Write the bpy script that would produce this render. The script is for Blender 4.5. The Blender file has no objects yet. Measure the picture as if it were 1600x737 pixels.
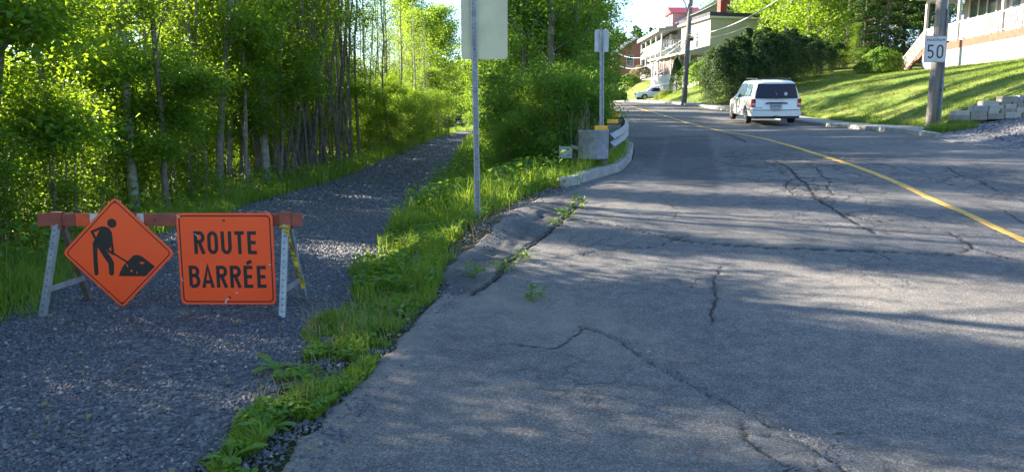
import bpy, math, random
import numpy as np
from mathutils import Vector, Matrix, noise as mnoise
from math import radians as R, sin, cos, pi, atan2, hypot
sc = bpy.context.scene
COL = sc.collection
rng = np.random.default_rng(7)
random.seed(7)

# ------------------------------------------------------------------ camera
CAM_Z, PITCH, F = 1.6, R(8.09), 1150.0
cam_d = bpy.data.cameras.new('camera'); cam = bpy.data.objects.new('camera', cam_d); COL.objects.link(cam)
cam_d.sensor_width = 36; cam_d.lens = 36*F/1600; cam_d.clip_start = 0.05; cam_d.clip_end = 6000
cam.location = (0, 0, CAM_Z); cam.rotation_euler = (R(90)-PITCH, 0, 0)
sc.camera = cam
# ------------------------------------------------------------------ light
SUN_EL, SUN_AZ = R(25), (-0.91, 0.41)                       # the sun stands to the left, a little ahead
w = bpy.data.worlds.new('World'); sc.world = w; w.use_nodes = True
nt = w.node_tree; nt.nodes.clear()
sky = nt.nodes.new('ShaderNodeTexSky'); sky.sky_type = 'NISHITA'; sky.sun_disc = False
sky.sun_elevation = SUN_EL; sky.sun_rotation = atan2(SUN_AZ[0], SUN_AZ[1])
sky.air_density = 1.0; sky.dust_density = .5; sky.ozone_density = 3.0; sky.altitude = 200
bg = nt.nodes.new('ShaderNodeBackground'); bg.inputs[1].default_value = 0.078
wo = nt.nodes.new('ShaderNodeOutputWorld')
nt.links.new(sky.outputs[0], bg.inputs[0]); nt.links.new(bg.outputs[0], wo.inputs[0])
sl = bpy.data.lights.new('sun', 'SUN'); sl.energy = 5.0; sl.angle = R(0.53); sl.color = (1.0, 0.87, 0.70)
so = bpy.data.objects.new('sun', sl); COL.objects.link(so)
n = hypot(*SUN_AZ)
sd = Vector((SUN_AZ[0]/n*cos(SUN_EL), SUN_AZ[1]/n*cos(SUN_EL), sin(SUN_EL)))
so.rotation_euler = sd.to_track_quat('Z', 'Y').to_euler(); so.location = (-40, 20, 40)
sc.view_settings.view_transform = 'Standard'; sc.view_settings.look = 'None'
sc.view_settings.exposure = 2.62; sc.view_settings.gamma = 1.0; sc.view_settings.use_curve_mapping = False

# ------------------------------------------------------------------ materials
def _noise(nt, scale, detail=4, rough=.6, coord='Object', vec=None):
    nz = nt.nodes.new('ShaderNodeTexNoise'); nz.inputs['Scale'].default_value = scale
    nz.inputs['Detail'].default_value = detail; nz.inputs['Roughness'].default_value = rough
    if vec is None:
        tc = nt.nodes.new('ShaderNodeTexCoord'); vec = tc.outputs[coord]
    nt.links.new(vec, nz.inputs['Vector']); return nz
def _ramp(nt, src, stops):
    r = nt.nodes.new('ShaderNodeValToRGB'); e = r.color_ramp.elements
    while len(e) < len(stops): e.new(0.5)
    for el, (p, c) in zip(e, stops): el.position = p; el.color = (*c, 1) if len(c) == 3 else c
    nt.links.new(src, r.inputs[0]); return r
def _mix(nt, fac, a, b, blend='MIX'):
    m = nt.nodes.new('ShaderNodeMix'); m.data_type = 'RGBA'; m.blend_type = blend
    def put(i, v):
        if hasattr(v, 'is_output'): nt.links.new(v, m.inputs[i])
        elif isinstance(v, (int, float)): m.inputs[i].default_value = v
        else: m.inputs[i].default_value = (*v, 1)
    put(0, fac); put(6, a); put(7, b); return m.outputs[2]
def _math(nt, op, a, b=0.0, c=None):
    m = nt.nodes.new('ShaderNodeMath'); m.operation = op
    for i, v in enumerate((a, b, c)):
        if v is None: continue
        if hasattr(v, 'is_output'): nt.links.new(v, m.inputs[i])
        else: m.inputs[i].default_value = v
    return m.outputs[0]
def _bump(nt, h, strength, dist, normal=None):
    b = nt.nodes.new('ShaderNodeBump'); b.inputs['Strength'].default_value = strength; b.inputs['Distance'].default_value = dist
    nt.links.new(h, b.inputs['Height'])
    if normal is not None: nt.links.new(normal, b.inputs['Normal'])
    return b.outputs[0]
def newmat(name):
    m = bpy.data.materials.new(name); m.use_nodes = True
    return m, m.node_tree, m.node_tree.nodes['Principled BSDF']
def mat(name, c, rough=.6, metal=0.0, c2=None, scale=6.0, bump=0.0, bdist=.005, bscale=None, spec=.5, coat=0.0, stain=None):
    m, nt, p = newmat(name)
    p.inputs['Roughness'].default_value = rough; p.inputs['Metallic'].default_value = metal
    p.inputs['Specular IOR Level'].default_value = spec; p.inputs['Coat Weight'].default_value = coat
    if c2 is None: c2 = tuple(v*.78 for v in c)
    nz = _noise(nt, scale, 6, .65)
    r = _ramp(nt, nz.outputs[0], [(.32, c2), (.66, c)])
    out = r.outputs[0]
    if stain:
        n2 = _noise(nt, stain[1], 8, .7); s = _ramp(nt, n2.outputs[0], [(stain[2], (0, 0, 0)), (stain[2]+.07, (1, 1, 1))])
        out = _mix(nt, s.outputs[0], out, stain[0])
    nt.links.new(out, p.inputs['Base Color'])
    rr = _ramp(nt, nz.outputs[0], [(.3, (min(1, rough*1.25),)*3), (.7, (rough*.85,)*3)]); nt.links.new(rr.outputs[0], p.inputs['Roughness'])
    if bump:
        nb = _noise(nt, bscale or scale*6, 5, .6); nt.links.new(_bump(nt, nb.outputs[0], bump, bdist), p.inputs['Normal'])
    return m
def leafmat(name, dark, light, trans, tw=.5, rough=.5):
    m, nt, p = newmat(name)
    g = nt.nodes.new('ShaderNodeNewGeometry'); oi = nt.nodes.new('ShaderNodeObjectInfo')
    nz = _noise(nt, 1.3, 3, .6)
    f = _math(nt, 'MULTIPLY_ADD', g.outputs['Random Per Island'], .6, _math(nt, 'MULTIPLY_ADD', nz.outputs[0], .7, _math(nt, 'MULTIPLY', oi.outputs['Random'], .25)))
    f = _math(nt, 'SUBTRACT', f, .28)
    c = _ramp(nt, f, [(.0, dark), (1.0, light)])
    t = _mix(nt, f, tuple(v*.65 for v in trans), trans)
    nt.links.new(c.outputs[0], p.inputs['Base Color']); p.inputs['Roughness'].default_value = rough
    p.inputs['Specular IOR Level'].default_value = .35
    tr = nt.nodes.new('ShaderNodeBsdfTranslucent'); nt.links.new(t, tr.inputs[0])
    mx = nt.nodes.new('ShaderNodeMixShader'); mx.inputs[0].default_value = tw
    out = nt.nodes['Material Output']
    nt.links.new(p.outputs[0], mx.inputs[1]); nt.links.new(tr.outputs[0], mx.inputs[2]); nt.links.new(mx.outputs[0], out.inputs[0])
    return m

M = {}
M['leaf'] = leafmat('leaf', (.040, .105, .014), (.10, .21, .026), (.42, .62, .03), .5)
M['leaf_yellow'] = leafmat('leaf_yellow', (.05, .12, .012), (.11, .20, .02), (.42, .62, .035), .5)
M['leaf_maple'] = leafmat('leaf_maple', (.042, .12, .022), (.105, .21, .034), (.38, .62, .05), .48)
M['leaf_weed'] = leafmat('leaf_weed', (.055, .14, .016), (.14, .27, .03), (.38, .58, .035), .4)
M['grass'] = leafmat('grass', (.065, .15, .018), (.17, .28, .035), (.42, .60, .045), .4, .55)
M['grass_dry'] = leafmat('grass_dry', (.18, .15, .07), (.34, .29, .15), (.3, .26, .12), .3, .7)
M['lawn_blade'] = leafmat('lawn_blade', (.06, .14, .016), (.24, .29, .05), (.26, .40, .03), .35, .6)
M['cedar'] = leafmat('cedar', (.016, .050, .012), (.055, .11, .024), (.11, .20, .03), .3, .6)
M['cedar_gold'] = leafmat('cedar_gold', (.12, .18, .02), (.25, .30, .04), (.4, .5, .05), .35, .6)
M['conifer'] = leafmat('conifer', (.022, .065, .016), (.055, .13, .026), (.12, .22, .03), .25, .6)
M['bark'] = mat('bark', (.30, .28, .22), .9, c2=(.13, .12, .095), scale=9, bump=.6, bdist=.01)
M['bark_mid'] = mat('bark_mid', (.24, .205, .16), .9, c2=(.11, .095, .075), scale=9, bump=.6, bdist=.01)
M['bark_dark'] = mat('bark_dark', (.20, .165, .13), .9, c2=(.08, .066, .052), scale=10, bump=.6, bdist=.01)
M['bark_pale'] = mat('bark_pale', (.36, .345, .29), .85, c2=(.18, .17, .14), scale=7, bump=.5, bdist=.01, stain=((.10, .09, .08), 14, .63))
M['twig'] = mat('twig', (.2, .16, .13), .9, bump=.3)

def mat_asphalt():
    m, nt, p = newmat('asphalt')
    big = _noise(nt, .55, 5, .62); mid = _noise(nt, 7, 5, .6); fine = _noise(nt, 95, 4, .8)
    vor = nt.nodes.new('ShaderNodeTexVoronoi'); vor.inputs['Scale'].default_value = 105
    tc = nt.nodes.new('ShaderNodeTexCoord'); nt.links.new(tc.outputs['Object'], vor.inputs['Vector'])
    b = _ramp(nt, big.outputs[0], [(.3, (.10, .10, .103)), (.7, (.20, .192, .18))])
    c = _mix(nt, .55, b.outputs[0], _ramp(nt, mid.outputs[0], [(.3, (.085, .087, .092)), (.7, (.18, .178, .172))]).outputs[0])
    st = _ramp(nt, vor.outputs['Color'], [(.25, (.55, .55, .56)), (.6, (.95, .95, .95)), (.95, (1.9, 1.87, 1.8))])
    c = _mix(nt, .8, c, st.outputs[0], 'MULTIPLY')
    fr = _ramp(nt, fine.outputs[0], [(.36, (.45, .45, .45)), (.62, (1.35, 1.35, 1.35))])
    c = _mix(nt, .8, c, fr.outputs[0], 'MULTIPLY')
    def att(n):
        a = nt.nodes.new('ShaderNodeAttribute'); a.attribute_name = n; return a.outputs['Fac']
    c = _mix(nt, _math(nt, 'MULTIPLY', att('patch'), .8), c, (.055, .058, .064))
    sn = _noise(nt, 3.2, 6, .7)
    dustm = _math(nt, 'MULTIPLY', att('dust'), _ramp(nt, sn.outputs[0], [(.35, (.1,)*3), (.62, (1,)*3)]).outputs[0])
    c = _mix(nt, _math(nt, 'MULTIPLY', dustm, .75), c, (.26, .225, .175))
    # hairline crazing
    v2 = nt.nodes.new('ShaderNodeTexVoronoi'); v2.feature = 'DISTANCE_TO_EDGE'; v2.inputs['Scale'].default_value = 2.2
    wn = _noise(nt, 2.5, 4, .7); va = nt.nodes.new('ShaderNodeVectorMath'); va.operation = 'MULTIPLY_ADD'
    nt.links.new(wn.outputs['Color'], va.inputs[0]); va.inputs[1].default_value = (.5, .5, .5); nt.links.new(tc.outputs['Object'], va.inputs[2])
    nt.links.new(va.outputs[0], v2.inputs['Vector'])
    edge = _ramp(nt, v2.outputs['Distance'], [(.0, (1,)*3), (.02, (1,)*3), (.045, (0,)*3)])
    msk = _ramp(nt, _noise(nt, .33, 3, .5).outputs[0], [(.52, (0,)*3), (.62, (1,)*3)])
    hair = _math(nt, 'MULTIPLY', edge.outputs[0], _math(nt, 'MAXIMUM', _math(nt, 'MULTIPLY', msk.outputs[0], .6), att('craze')))
    c = _mix(nt, _math(nt, 'MULTIPLY', hair, .75), c, (.02, .02, .02))
    c = _mix(nt, att('crack'), c, (.022, .021, .020))
    nt.links.new(c, p.inputs['Base Color'])
    p.inputs['Specular IOR Level'].default_value = .35
    nt.links.new(_ramp(nt, mid.outputs[0], [(.3, (.9,)*3), (.7, (.72,)*3)]).outputs[0], p.inputs['Roughness'])
    nrm = _bump(nt, vor.outputs['Distance'], .5, .006)
    nrm = _bump(nt, fine.outputs[0], .7, .006, nrm)
    nrm = _bump(nt, hair, .8, -.01, nrm)
    nt.links.new(nrm, p.inputs['Normal'])
    return m
M['asphalt'] = mat_asphalt()
def mat_gravel(name, a, b, sc_=45):
    m, nt, p = newmat(name)
    tc = nt.nodes.new('ShaderNodeTexCoord')
    v = nt.nodes.new('ShaderNodeTexVoronoi'); v.inputs['Scale'].default_value = sc_; nt.links.new(tc.outputs['Object'], v.inputs['Vector'])
    big = _noise(nt, .8, 5, .6)
    c = _mix(nt, _ramp(nt, big.outputs[0], [(.3, (0,)*3), (.7, (1,)*3)]).outputs[0], a, b)
    c = _mix(nt, .9, c, _ramp(nt, v.outputs['Color'], [(.15, (.35,)*3), (.6, (1.0,)*3), (.95, (2.2,)*3)]).outputs[0], 'MULTIPLY')
    nt.links.new(c, p.inputs['Base Color']); p.inputs['Roughness'].default_value = .8
    nt.links.new(_bump(nt, v.outputs['Distance'], 1.0, -.02), p.inputs['Normal'])
    return m
M['gravel'] = mat_gravel('gravel', (.08, .085, .10), (.135, .135, .14))
M['gravel_light'] = mat_gravel('gravel_light', (.10, .105, .12), (.19, .187, .185), 26)
def mat_stone():
    m, nt, p = newmat('stone_chip')
    g = nt.nodes.new('ShaderNodeNewGeometry')
    r = _ramp(nt, g.outputs['Random Per Island'], [(0, (.045, .05, .062)), (.6, (.088, .093, .106)), (.95, (.15, .15, .155)), (1, (.34, .32, .29))])
    nt.links.new(r.outputs[0], p.inputs['Base Color']); p.inputs['Roughness'].default_value = .62
    return m
M['stone_chip'] = mat_stone()
def mat_ground():
    m, nt, p = newmat('soil')
    a = _noise(nt, .6, 6, .65); b = _noise(nt, 16, 6, .7)
    c = _mix(nt, _ramp(nt, a.outputs[0], [(.35, (0,)*3), (.6, (1,)*3)]).outputs[0], (.05, .085, .022), (.11, .085, .055))
    c = _mix(nt, .7, c, _ramp(nt, b.outputs[0], [(.3, (.45,)*3), (.7, (1.4,)*3)]).outputs[0], 'MULTIPLY')
    nt.links.new(c, p.inputs['Base Color']); p.inputs['Roughness'].default_value = .95; p.inputs['Specular IOR Level'].default_value = .1
    nt.links.new(_bump(nt, b.outputs[0], .8, .03), p.inputs['Normal']); return m
M['soil'] = mat_ground()
def mat_lawn():
    m, nt, p = newmat('lawn')
    a = _noise(nt, .5, 6, .65); b = _noise(nt, 25, 6, .75)
    c = _mix(nt, _ramp(nt, a.outputs[0], [(.35, (0,)*3), (.65, (1,)*3)]).outputs[0], (.075, .145, .024), (.20, .21, .055))
    c = _mix(nt, .7, c, _ramp(nt, b.outputs[0], [(.3, (.45,)*3), (.7, (1.5,)*3)]).outputs[0], 'MULTIPLY')
    nt.links.new(c, p.inputs['Base Color']); p.inputs['Roughness'].default_value = .9; p.inputs['Specular IOR Level'].default_value = .15
    nt.links.new(_bump(nt, b.outputs[0], .8, .03), p.inputs['Normal']); return m
M['lawn'] = mat_lawn()
M['concrete'] = mat('concrete', (.34, .33, .31), .85, c2=(.21, .205, .19), scale=3.5, bump=.5, bdist=.01, bscale=40, stain=((.16, .15, .13), 5, .62))
M['concrete_step'] = mat('concrete_step', (.42, .40, .36), .85, c2=(.30, .29, .26), scale=3)
M['galv'] = mat('galvanised_steel', (.36, .38, .40), .5, .5, c2=(.24, .26, .28), scale=14, bump=.15, bdist=.002)
M['galv_dull'] = mat('galvanised_dull', (.25, .27, .29), .7, .25, c2=(.15, .165, .18), scale=9, bump=.3, bdist=.003, stain=((.14, .12, .10), 16, .66))
M['signback'] = mat('sign_back_aluminium', (.62, .58, .38), .5, .1, c2=(.50, .47, .32), scale=1.6, stain=((.25, .26, .24), 5, .72))
M['signback_grey'] = mat('sign_back_grey', (.5, .52, .54), .55, .3, c2=(.4, .42, .44), scale=3)
M['orange'] = mat('orange_sheeting', (1.0, .088, .014), .38, c2=(.97, .076, .011), scale=2.2, coat=.25, stain=((.55, .25, .18), 22, .73))
M['black'] = mat('black_vinyl', (.012, .012, .013), .45, scale=4, stain=((.25, .06, .03), 30, .74))
M['red_wood'] = mat('red_painted_wood', (.34, .085, .05), .75, c2=(.21, .055, .038), scale=5, bump=.4, bdist=.003, bscale=25, stain=((.13, .09, .07), 9, .64))
M['red_tape'] = mat('reflective_orange_tape', (.75, .08, .02), .4, scale=12)
M['white_tape'] = mat('worn_white_tape', (.62, .62, .6), .5, c2=(.42, .40, .38), scale=14)
M['bolt'] = mat('bolt_steel', (.10, .08, .07), .5, .7)
M['scratch'] = mat('bare_scratch', (.55, .55, .56), .5, .2)
M['yellow_tape'] = mat('yellow_tape', (.50, .38, .03), .5)
M['line_yellow'] = mat('road_paint_yellow', (.64, .37, .06), .7, c2=(.44, .28, .08), scale=8, bump=.4, bdist=.004, bscale=70, stain=((.16, .14, .11), 20, .60))
M['refl_yellow'] = mat('reflector_yellow', (.85, .42, .01), .35)
M['wood_post'] = mat('weathered_wood', (.26, .24, .21), .9, c2=(.15, .135, .12), scale=6, bump=.5, bdist=.006)
def mat_pole():
    m, nt, p = newmat('pole_wood')
    tc = nt.nodes.new('ShaderNodeTexCoord'); mp = nt.nodes.new('ShaderNodeMapping'); mp.inputs['Scale'].default_value = (14, 14, .7)
    nt.links.new(tc.outputs['Object'], mp.inputs[0]); a = _noise(nt, 2.2, 7, .7, vec=mp.outputs[0])
    nt.links.new(_ramp(nt, a.outputs[0], [(.3, (.085, .08, .078)), (.7, (.23, .215, .20))]).outputs[0], p.inputs['Base Color'])
    p.inputs['Roughness'].default_value = .9; nt.links.new(_bump(nt, a.outputs[0], .8, .02), p.inputs['Normal']); return m
M['pole'] = mat_pole()
M['sign_white'] = mat('sign_white', (.50, .50, .51), .45, c2=(.42, .42, .43), scale=4)
M['wire'] = mat('wire', (.16, .16, .17), .5)
M['wire_light'] = mat('bare_aluminium_wire', (.55, .56, .58), .4, .4)
M['white'] = mat('white_paint', (.50, .50, .49), .6, c2=(.44, .44, .43), scale=2)
M['skirt'] = mat('painted_skirting', (.27, .29, .31), .7, c2=(.20, .215, .23), scale=1.5)
M['white_siding'] = None
def mat_siding(name, c, pitch=.12, axis=2, dark=.72):
    m, nt, p = newmat(name)
    tc = nt.nodes.new('ShaderNodeTexCoord'); sx = nt.nodes.new('ShaderNodeSeparateXYZ'); nt.links.new(tc.outputs['Object'], sx.inputs[0])
    fr = _math(nt, 'FRACT', _math(nt, 'DIVIDE', sx.outputs[axis], pitch))
    r = _ramp(nt, fr, [(0, (dark,)*3), (.12, (1,)*3), (1, (.97,)*3)])
    nz = _noise(nt, 1.5, 5, .6)
    b = _mix(nt, _ramp(nt, nz.outputs[0], [(.3, (0,)*3), (.7, (1,)*3)]).outputs[0], tuple(v*.88 for v in c), c)
    nt.links.new(_mix(nt, 1.0, b, r.outputs[0], 'MULTIPLY'), p.inputs['Base Color']); p.inputs['Roughness'].default_value = .65
    nt.links.new(_bump(nt, fr, .8, .012), p.inputs['Normal']); return m
M['white_siding'] = mat_siding('white_siding', (.34, .34, .33))
M['cream_siding'] = mat_siding('cream_siding', (.30, .29, .22))
M['green_siding'] = mat_siding('grey_green_siding', (.38, .385, .31))
M['grey_siding'] = mat_siding('grey_siding', (.24, .24, .24))
M['beige_siding'] = mat_siding('beige_siding', (.34, .31, .26))
M['pink_siding'] = mat_siding('pink_siding', (.45, .28, .29))
def mat_brick():
    m, nt, p = newmat('far_brick')
    tc = nt.nodes.new('ShaderNodeTexCoord'); sx = nt.nodes.new('ShaderNodeSeparateXYZ'); nt.links.new(tc.outputs['Object'], sx.inputs[0])
    cb = nt.nodes.new('ShaderNodeCombineXYZ'); nt.links.new(_math(nt, 'ADD', sx.outputs[0], sx.outputs[1]), cb.inputs[0]); nt.links.new(sx.outputs[2], cb.inputs[1])
    b = nt.nodes.new('ShaderNodeTexBrick'); nt.links.new(cb.outputs[0], b.inputs['Vector'])
    b.inputs['Scale'].default_value = 1; b.inputs['Brick Width'].default_value = .22; b.inputs['Row Height'].default_value = .075; b.inputs['Mortar Size'].default_value = .008
    b.inputs['Color1'].default_value = (.33, .105, .06, 1); b.inputs['Color2'].default_value = (.24, .075, .045, 1); b.inputs['Mortar'].default_value = (.30, .24, .20, 1)
    nt.links.new(b.outputs[0], p.inputs['Base Color']); p.inputs['Roughness'].default_value = .9; return m
M['brick'] = mat_brick()
M['chimney_red'] = mat('chimney_red', (.30, .06, .045), .85, scale=6)
M['roof_red'] = mat('roof_red_metal', (.27, .035, .05), .5, c2=(.2, .03, .04), scale=3)
M['roof_dark'] = mat('roof_dark', (.045, .045, .06), .8, scale=4)
M['roof_grey'] = mat('roof_grey', (.28, .28, .28), .85, scale=5, bump=.4)
M['orange_deck'] = mat('stained_deck_wood', (.20, .065, .035), .7, c2=(.15, .05, .028), scale=4, bump=.2)
def mat_glass(name='window_glass', c=(.03, .04, .055)):
    m, nt, p = newmat(name); p.inputs['Base Color'].default_value = (*c, 1); p.inputs['Roughness'].default_value = .06
    nz = _noise(nt, 1.2, 2, .5); nt.links.new(_bump(nt, nz.outputs[0], .06, .02), p.inputs['Normal']); p.inputs['Specular IOR Level'].default_value = .9
    return m
M['glass'] = mat_glass(); M['glass_dark'] = mat_glass('tinted_glass', (.012, .012, .026)); M['glass_dark'].node_tree.nodes['Principled BSDF'].inputs['Specular IOR Level'].default_value = .45; M['glass_dark'].node_tree.nodes['Principled BSDF'].inputs['Roughness'].default_value = .16; M['glass_sky'] = mat_glass('bright_window_glass', (.045, .06, .085))
M['curtain'] = mat('patterned_curtain', (.22, .17, .14), .8, c2=(.06, .02, .015), scale=3.5)
M['car_paint'] = mat('white_car_paint', (.74, .76, .78), .25, c2=(.70, .72, .74), scale=.8, coat=.6)
M['black_plastic'] = mat('black_plastic', (.02, .02, .022), .55)
M['tyre'] = mat('tyre_rubber', (.022, .022, .024), .85, bump=.3)
M['rim'] = mat('alloy_rim', (.50, .51, .53), .3, .8)
M['chrome'] = mat('chrome', (.6, .61, .63), .15, .95)
M['tail_red'] = mat('tail_light_red', (.42, .012, .012), .2, coat=.6)
M['tail_clear'] = mat('tail_light_clear', (.55, .45, .43), .2, coat=.6)
M['plate'] = mat('plate_white', (.55, .57, .6), .5)
M['plate_blue'] = mat('plate_blue', (.03, .06, .2), .5)
M['block'] = mat('concrete_block', (.27, .245, .20), .9, c2=(.16, .145, .12), scale=3, bump=.6, bdist=.02, bscale=18)
M['block_pale'] = mat('pale_block', (.38, .355, .30), .9, c2=(.28, .26, .22), scale=3, bump=.5, bdist=.01)
M['block_blue'] = mat('grey_blue_block', (.24, .27, .31), .9, c2=(.17, .19, .22), scale=3, bump=.5, bdist=.01)
M['wicker'] = mat('dark_wicker', (.08, .065, .055), .8)
M['hill'] = mat('hill_ground', (.035, .06, .02), .95, scale=.05)
M['petal'] = mat('yellow_flower', (.8, .6, .05), .6)
M['crack'] = mat('crack_soil', (.030, .027, .024), .95, scale=20)
M['dirt'] = mat('dirt', (.30, .23, .15), .95, c2=(.18, .14, .10), scale=8, bump=.7, bdist=.02)

# ------------------------------------------------------------------ object helpers
def props(o, label=None, cat=None, group=None, kind=None):
    if label: o['label'] = label
    if cat: o['category'] = cat
    if group: o['group'] = group
    if kind: o['kind'] = kind
    return o
def link(name, me, m=None, parent=None, loc=None):
    if m is not None and not me.materials: me.materials.append(m)
    o = bpy.data.objects.new(name, me); COL.objects.link(o)
    if parent is not None: o.parent = parent
    if loc is not None: o.location = loc
    return o
def thing(name, label, cat, loc=(0, 0, 0), rz=0.0, group=None):
    o = bpy.data.objects.new(name, None); COL.objects.link(o); o.location = loc; o.rotation_euler = (0, 0, rz)
    o.empty_display_size = .2
    return props(o, label, cat, group)
def np_mesh(name, V, Fc, smooth=False):
    V = np.asarray(V, dtype=np.float32); Fc = np.asarray(Fc, dtype=np.int32); k = Fc.shape[1]
    me = bpy.data.meshes.new(name); me.vertices.add(len(V)); me.vertices.foreach_set('co', V.ravel())
    me.loops.add(Fc.size); me.loops.foreach_set('vertex_index', Fc.ravel())
    me.polygons.add(len(Fc)); me.polygons.foreach_set('loop_start', np.arange(0, Fc.size, k, dtype=np.int32))
    me.polygons.foreach_set('loop_total', np.full(len(Fc), k, dtype=np.int32))
    if smooth: me.polygons.foreach_set('use_smooth', np.ones(len(Fc), dtype=bool))
    me.update(calc_edges=True); return me
class MB:
    def __init__(s): s.v = []; s.f = []
    def add(s, vs, fs, T=None):
        b = len(s.v); s.v += [tuple(T @ Vector(v)) if T is not None else tuple(v) for v in vs]; s.f += [tuple(i+b for i in f) for f in fs]; return s
    def box(s, x0, x1, y0, y1, z0, z1, T=None):
        return s.add([(x0, y0, z0), (x1, y0, z0), (x1, y1, z0), (x0, y1, z0), (x0, y0, z1), (x1, y0, z1), (x1, y1, z1), (x0, y1, z1)],
                     [(3, 2, 1, 0), (4, 5, 6, 7), (0, 1, 5, 4), (1, 2, 6, 5), (2, 3, 7, 6), (3, 0, 4, 7)], T)
    def bar(s, a, b, w, d=None, up=(0, 0, 1)):                    # a square bar from a to b
        a = Vector(a); b = Vector(b); d = d or w; z = (b-a).normalized(); u = Vector(up)
        if abs(z.dot(u)) > .98: u = Vector((0, 1, 0))
        x = u.cross(z).normalized()*(w/2); y = z.cross(x).normalized()*(d/2)
        return s.add([a-x-y, a+x-y, a+x+y, a-x+y, b-x-y, b+x-y, b+x+y, b-x+y],
                     [(3, 2, 1, 0), (4, 5, 6, 7), (0, 1, 5, 4), (1, 2, 6, 5), (2, 3, 7, 6), (3, 0, 4, 7)])
    def tube(s, pts, rad, n=8, cap=True):
        pts = [Vector(p) for p in pts]
        if not hasattr(rad, '__len__'): rad = [rad]*len(pts)
        b = len(s.v); pr = None
        for i, p in enumerate(pts):
            t = (pts[min(i+1, len(pts)-1)]-pts[max(i-1, 0)]).normalized()
            if pr is None:
                u = Vector((0, 0, 1)) if abs(t.z) < .9 else Vector((1, 0, 0)); x = u.cross(t).normalized()
            else: x = (pr - t*pr.dot(t)).normalized()
            pr = x; y = t.cross(x)
            for k in range(n):
                a = 2*pi*k/n; s.v.append(tuple(p+(x*cos(a)+y*sin(a))*rad[i]))
        for i in range(len(pts)-1):
            for k in range(n):
                k2 = (k+1) % n; s.f.append((b+i*n+k, b+i*n+k2, b+(i+1)*n+k2, b+(i+1)*n+k))
        if cap:
            s.f.append(tuple(b+k for k in reversed(range(n)))); e = b+(len(pts)-1)*n; s.f.append(tuple(e+k for k in range(n)))
        return s
    def prism(s, poly, t0, t1, fn):                                # poly in 2D, fn(u,v,t)->3D
        n = len(poly); s.add([fn(u, v, t0) for u, v in poly]+[fn(u, v, t1) for u, v in poly],
              [tuple(range(n)), tuple(reversed(range(n, 2*n)))]+[(i, i+n, (i+1) % n+n, (i+1) % n) for i in range(n)]); return s
    def build(s, name, m, parent=None, smooth=False, bevel=0, loc=None):
        me = bpy.data.meshes.new(name); me.from_pydata(s.v, [], s.f); me.update()
        if smooth:
            for p in me.polygons: p.use_smooth = True
        o = link(name, me, m, parent, loc)
        if bevel:
            b = o.modifiers.new('bevel', 'BEVEL'); b.width = bevel; b.segments = 2; b.limit_method = 'ANGLE'
        return o
def copy_tree(o, parent=None):
    c = o.copy(); COL.objects.link(c); c.parent = parent
    for ch in o.children: copy_tree(ch, c)
    return c

# ------------------------------------------------------------------ terrain
def table(pts, sm=1.2):
    ys = np.arange(-60, 420, .25); p = np.array(pts, float); v = np.interp(ys, p[:, 0], p[:, 1])
    k = np.exp(-np.arange(-24, 25)**2*.25**2/(2*sm*sm/4)); k /= k.sum()
    v2 = np.convolve(np.pad(v, 24, 'edge'), k, 'valid'); return lambda y: np.interp(y, ys, v2)
xtl = table([(0, -4.4), (4, -4.3), (6, -4.3), (7.5, -4.7), (10, -5.3), (14, -5.5), (20, -5.1), (31, -5.6), (50, -6.1), (77, -6.7), (92, -6.2), (110, -2), (130, 6)])
xtr = table([(0, -1.55), (4, -1.5), (6.5, -1.5), (9, -1.7), (13.8, -1.82), (18, -1.85), (31, -2.2), (50, -3.1), (77, -3.7), (92, -3.2), (110, 1), (130, 9)])
XRL = [(0, -1.3), (3.3, -1.12), (4.5, -.98), (5.24, -.89), (6.02, -.8), (6.8, -.66), (7.5, -.75), (7.9, -.62), (8.44, -.34), (9.0, -.22), (9.72, -.02), (10.9, .3), (11.4, .58), (12.14, .98), (12.9, 1.5), (14, 2.1), (15.5, 2.52), (18, 2.98), (22, 3.2), (28, 3.5), (35, 3.3), (43, 2.8), (60, 1.6), (85, .8), (100, -2), (120, -10)]
xrl = table(XRL, .35)
xrr = table([(0, 10.0), (8, 9.6), (13.5, 9.45), (18.5, 9.95), (24, 10.8), (28, 11.45), (33, 11.4), (36, 10.95), (43, 10.2), (60, 9.6), (85, 8.6), (100, 6), (120, -1)])
zt = table([(0, 0), (5, .0), (13.8, .108), (31, .40), (50, .85), (77, 1.4), (110, 2.0), (300, 3)], 2)
zl = table([(0, 0), (5, .01), (6.5, .04), (7.5, .11), (8.7, .29), (10.5, .51), (12.3, .73), (15.5, .97), (18, 1.185), (24, 1.52), (28, 1.77), (35, 2.32), (43, 3.0), (60, 3.95), (85, 4.9), (120, 6), (300, 9)], 1.2)
zr = table([(0, .05), (5, .17), (8, .47), (11, .88), (13.5, 1.18), (18.5, 1.52), (24, 1.68), (28, 1.80), (31, 2.0), (35, 2.38), (43, 3.08), (60, 3.95), (70, 4.25), (85, 4.7), (120, 6), (300, 9)], 1.6)
dtoe = table([(0, 1.5), (57, 1.5), (64, 3.5), (72, 6.0), (80, 7.5), (110, 8)], 1.5)
zlawn = table([(0, 4.9), (42, 4.95), (50, 6.0), (60, 6.9), (72, 7.4), (78, 6.6), (83, 5.45), (88, 5.7), (96, 7.6), (110, 8.2), (300, 12)], 1.2)
def S(t): t = np.clip(t, 0, 1); return t*t*(3-2*t)
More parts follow.
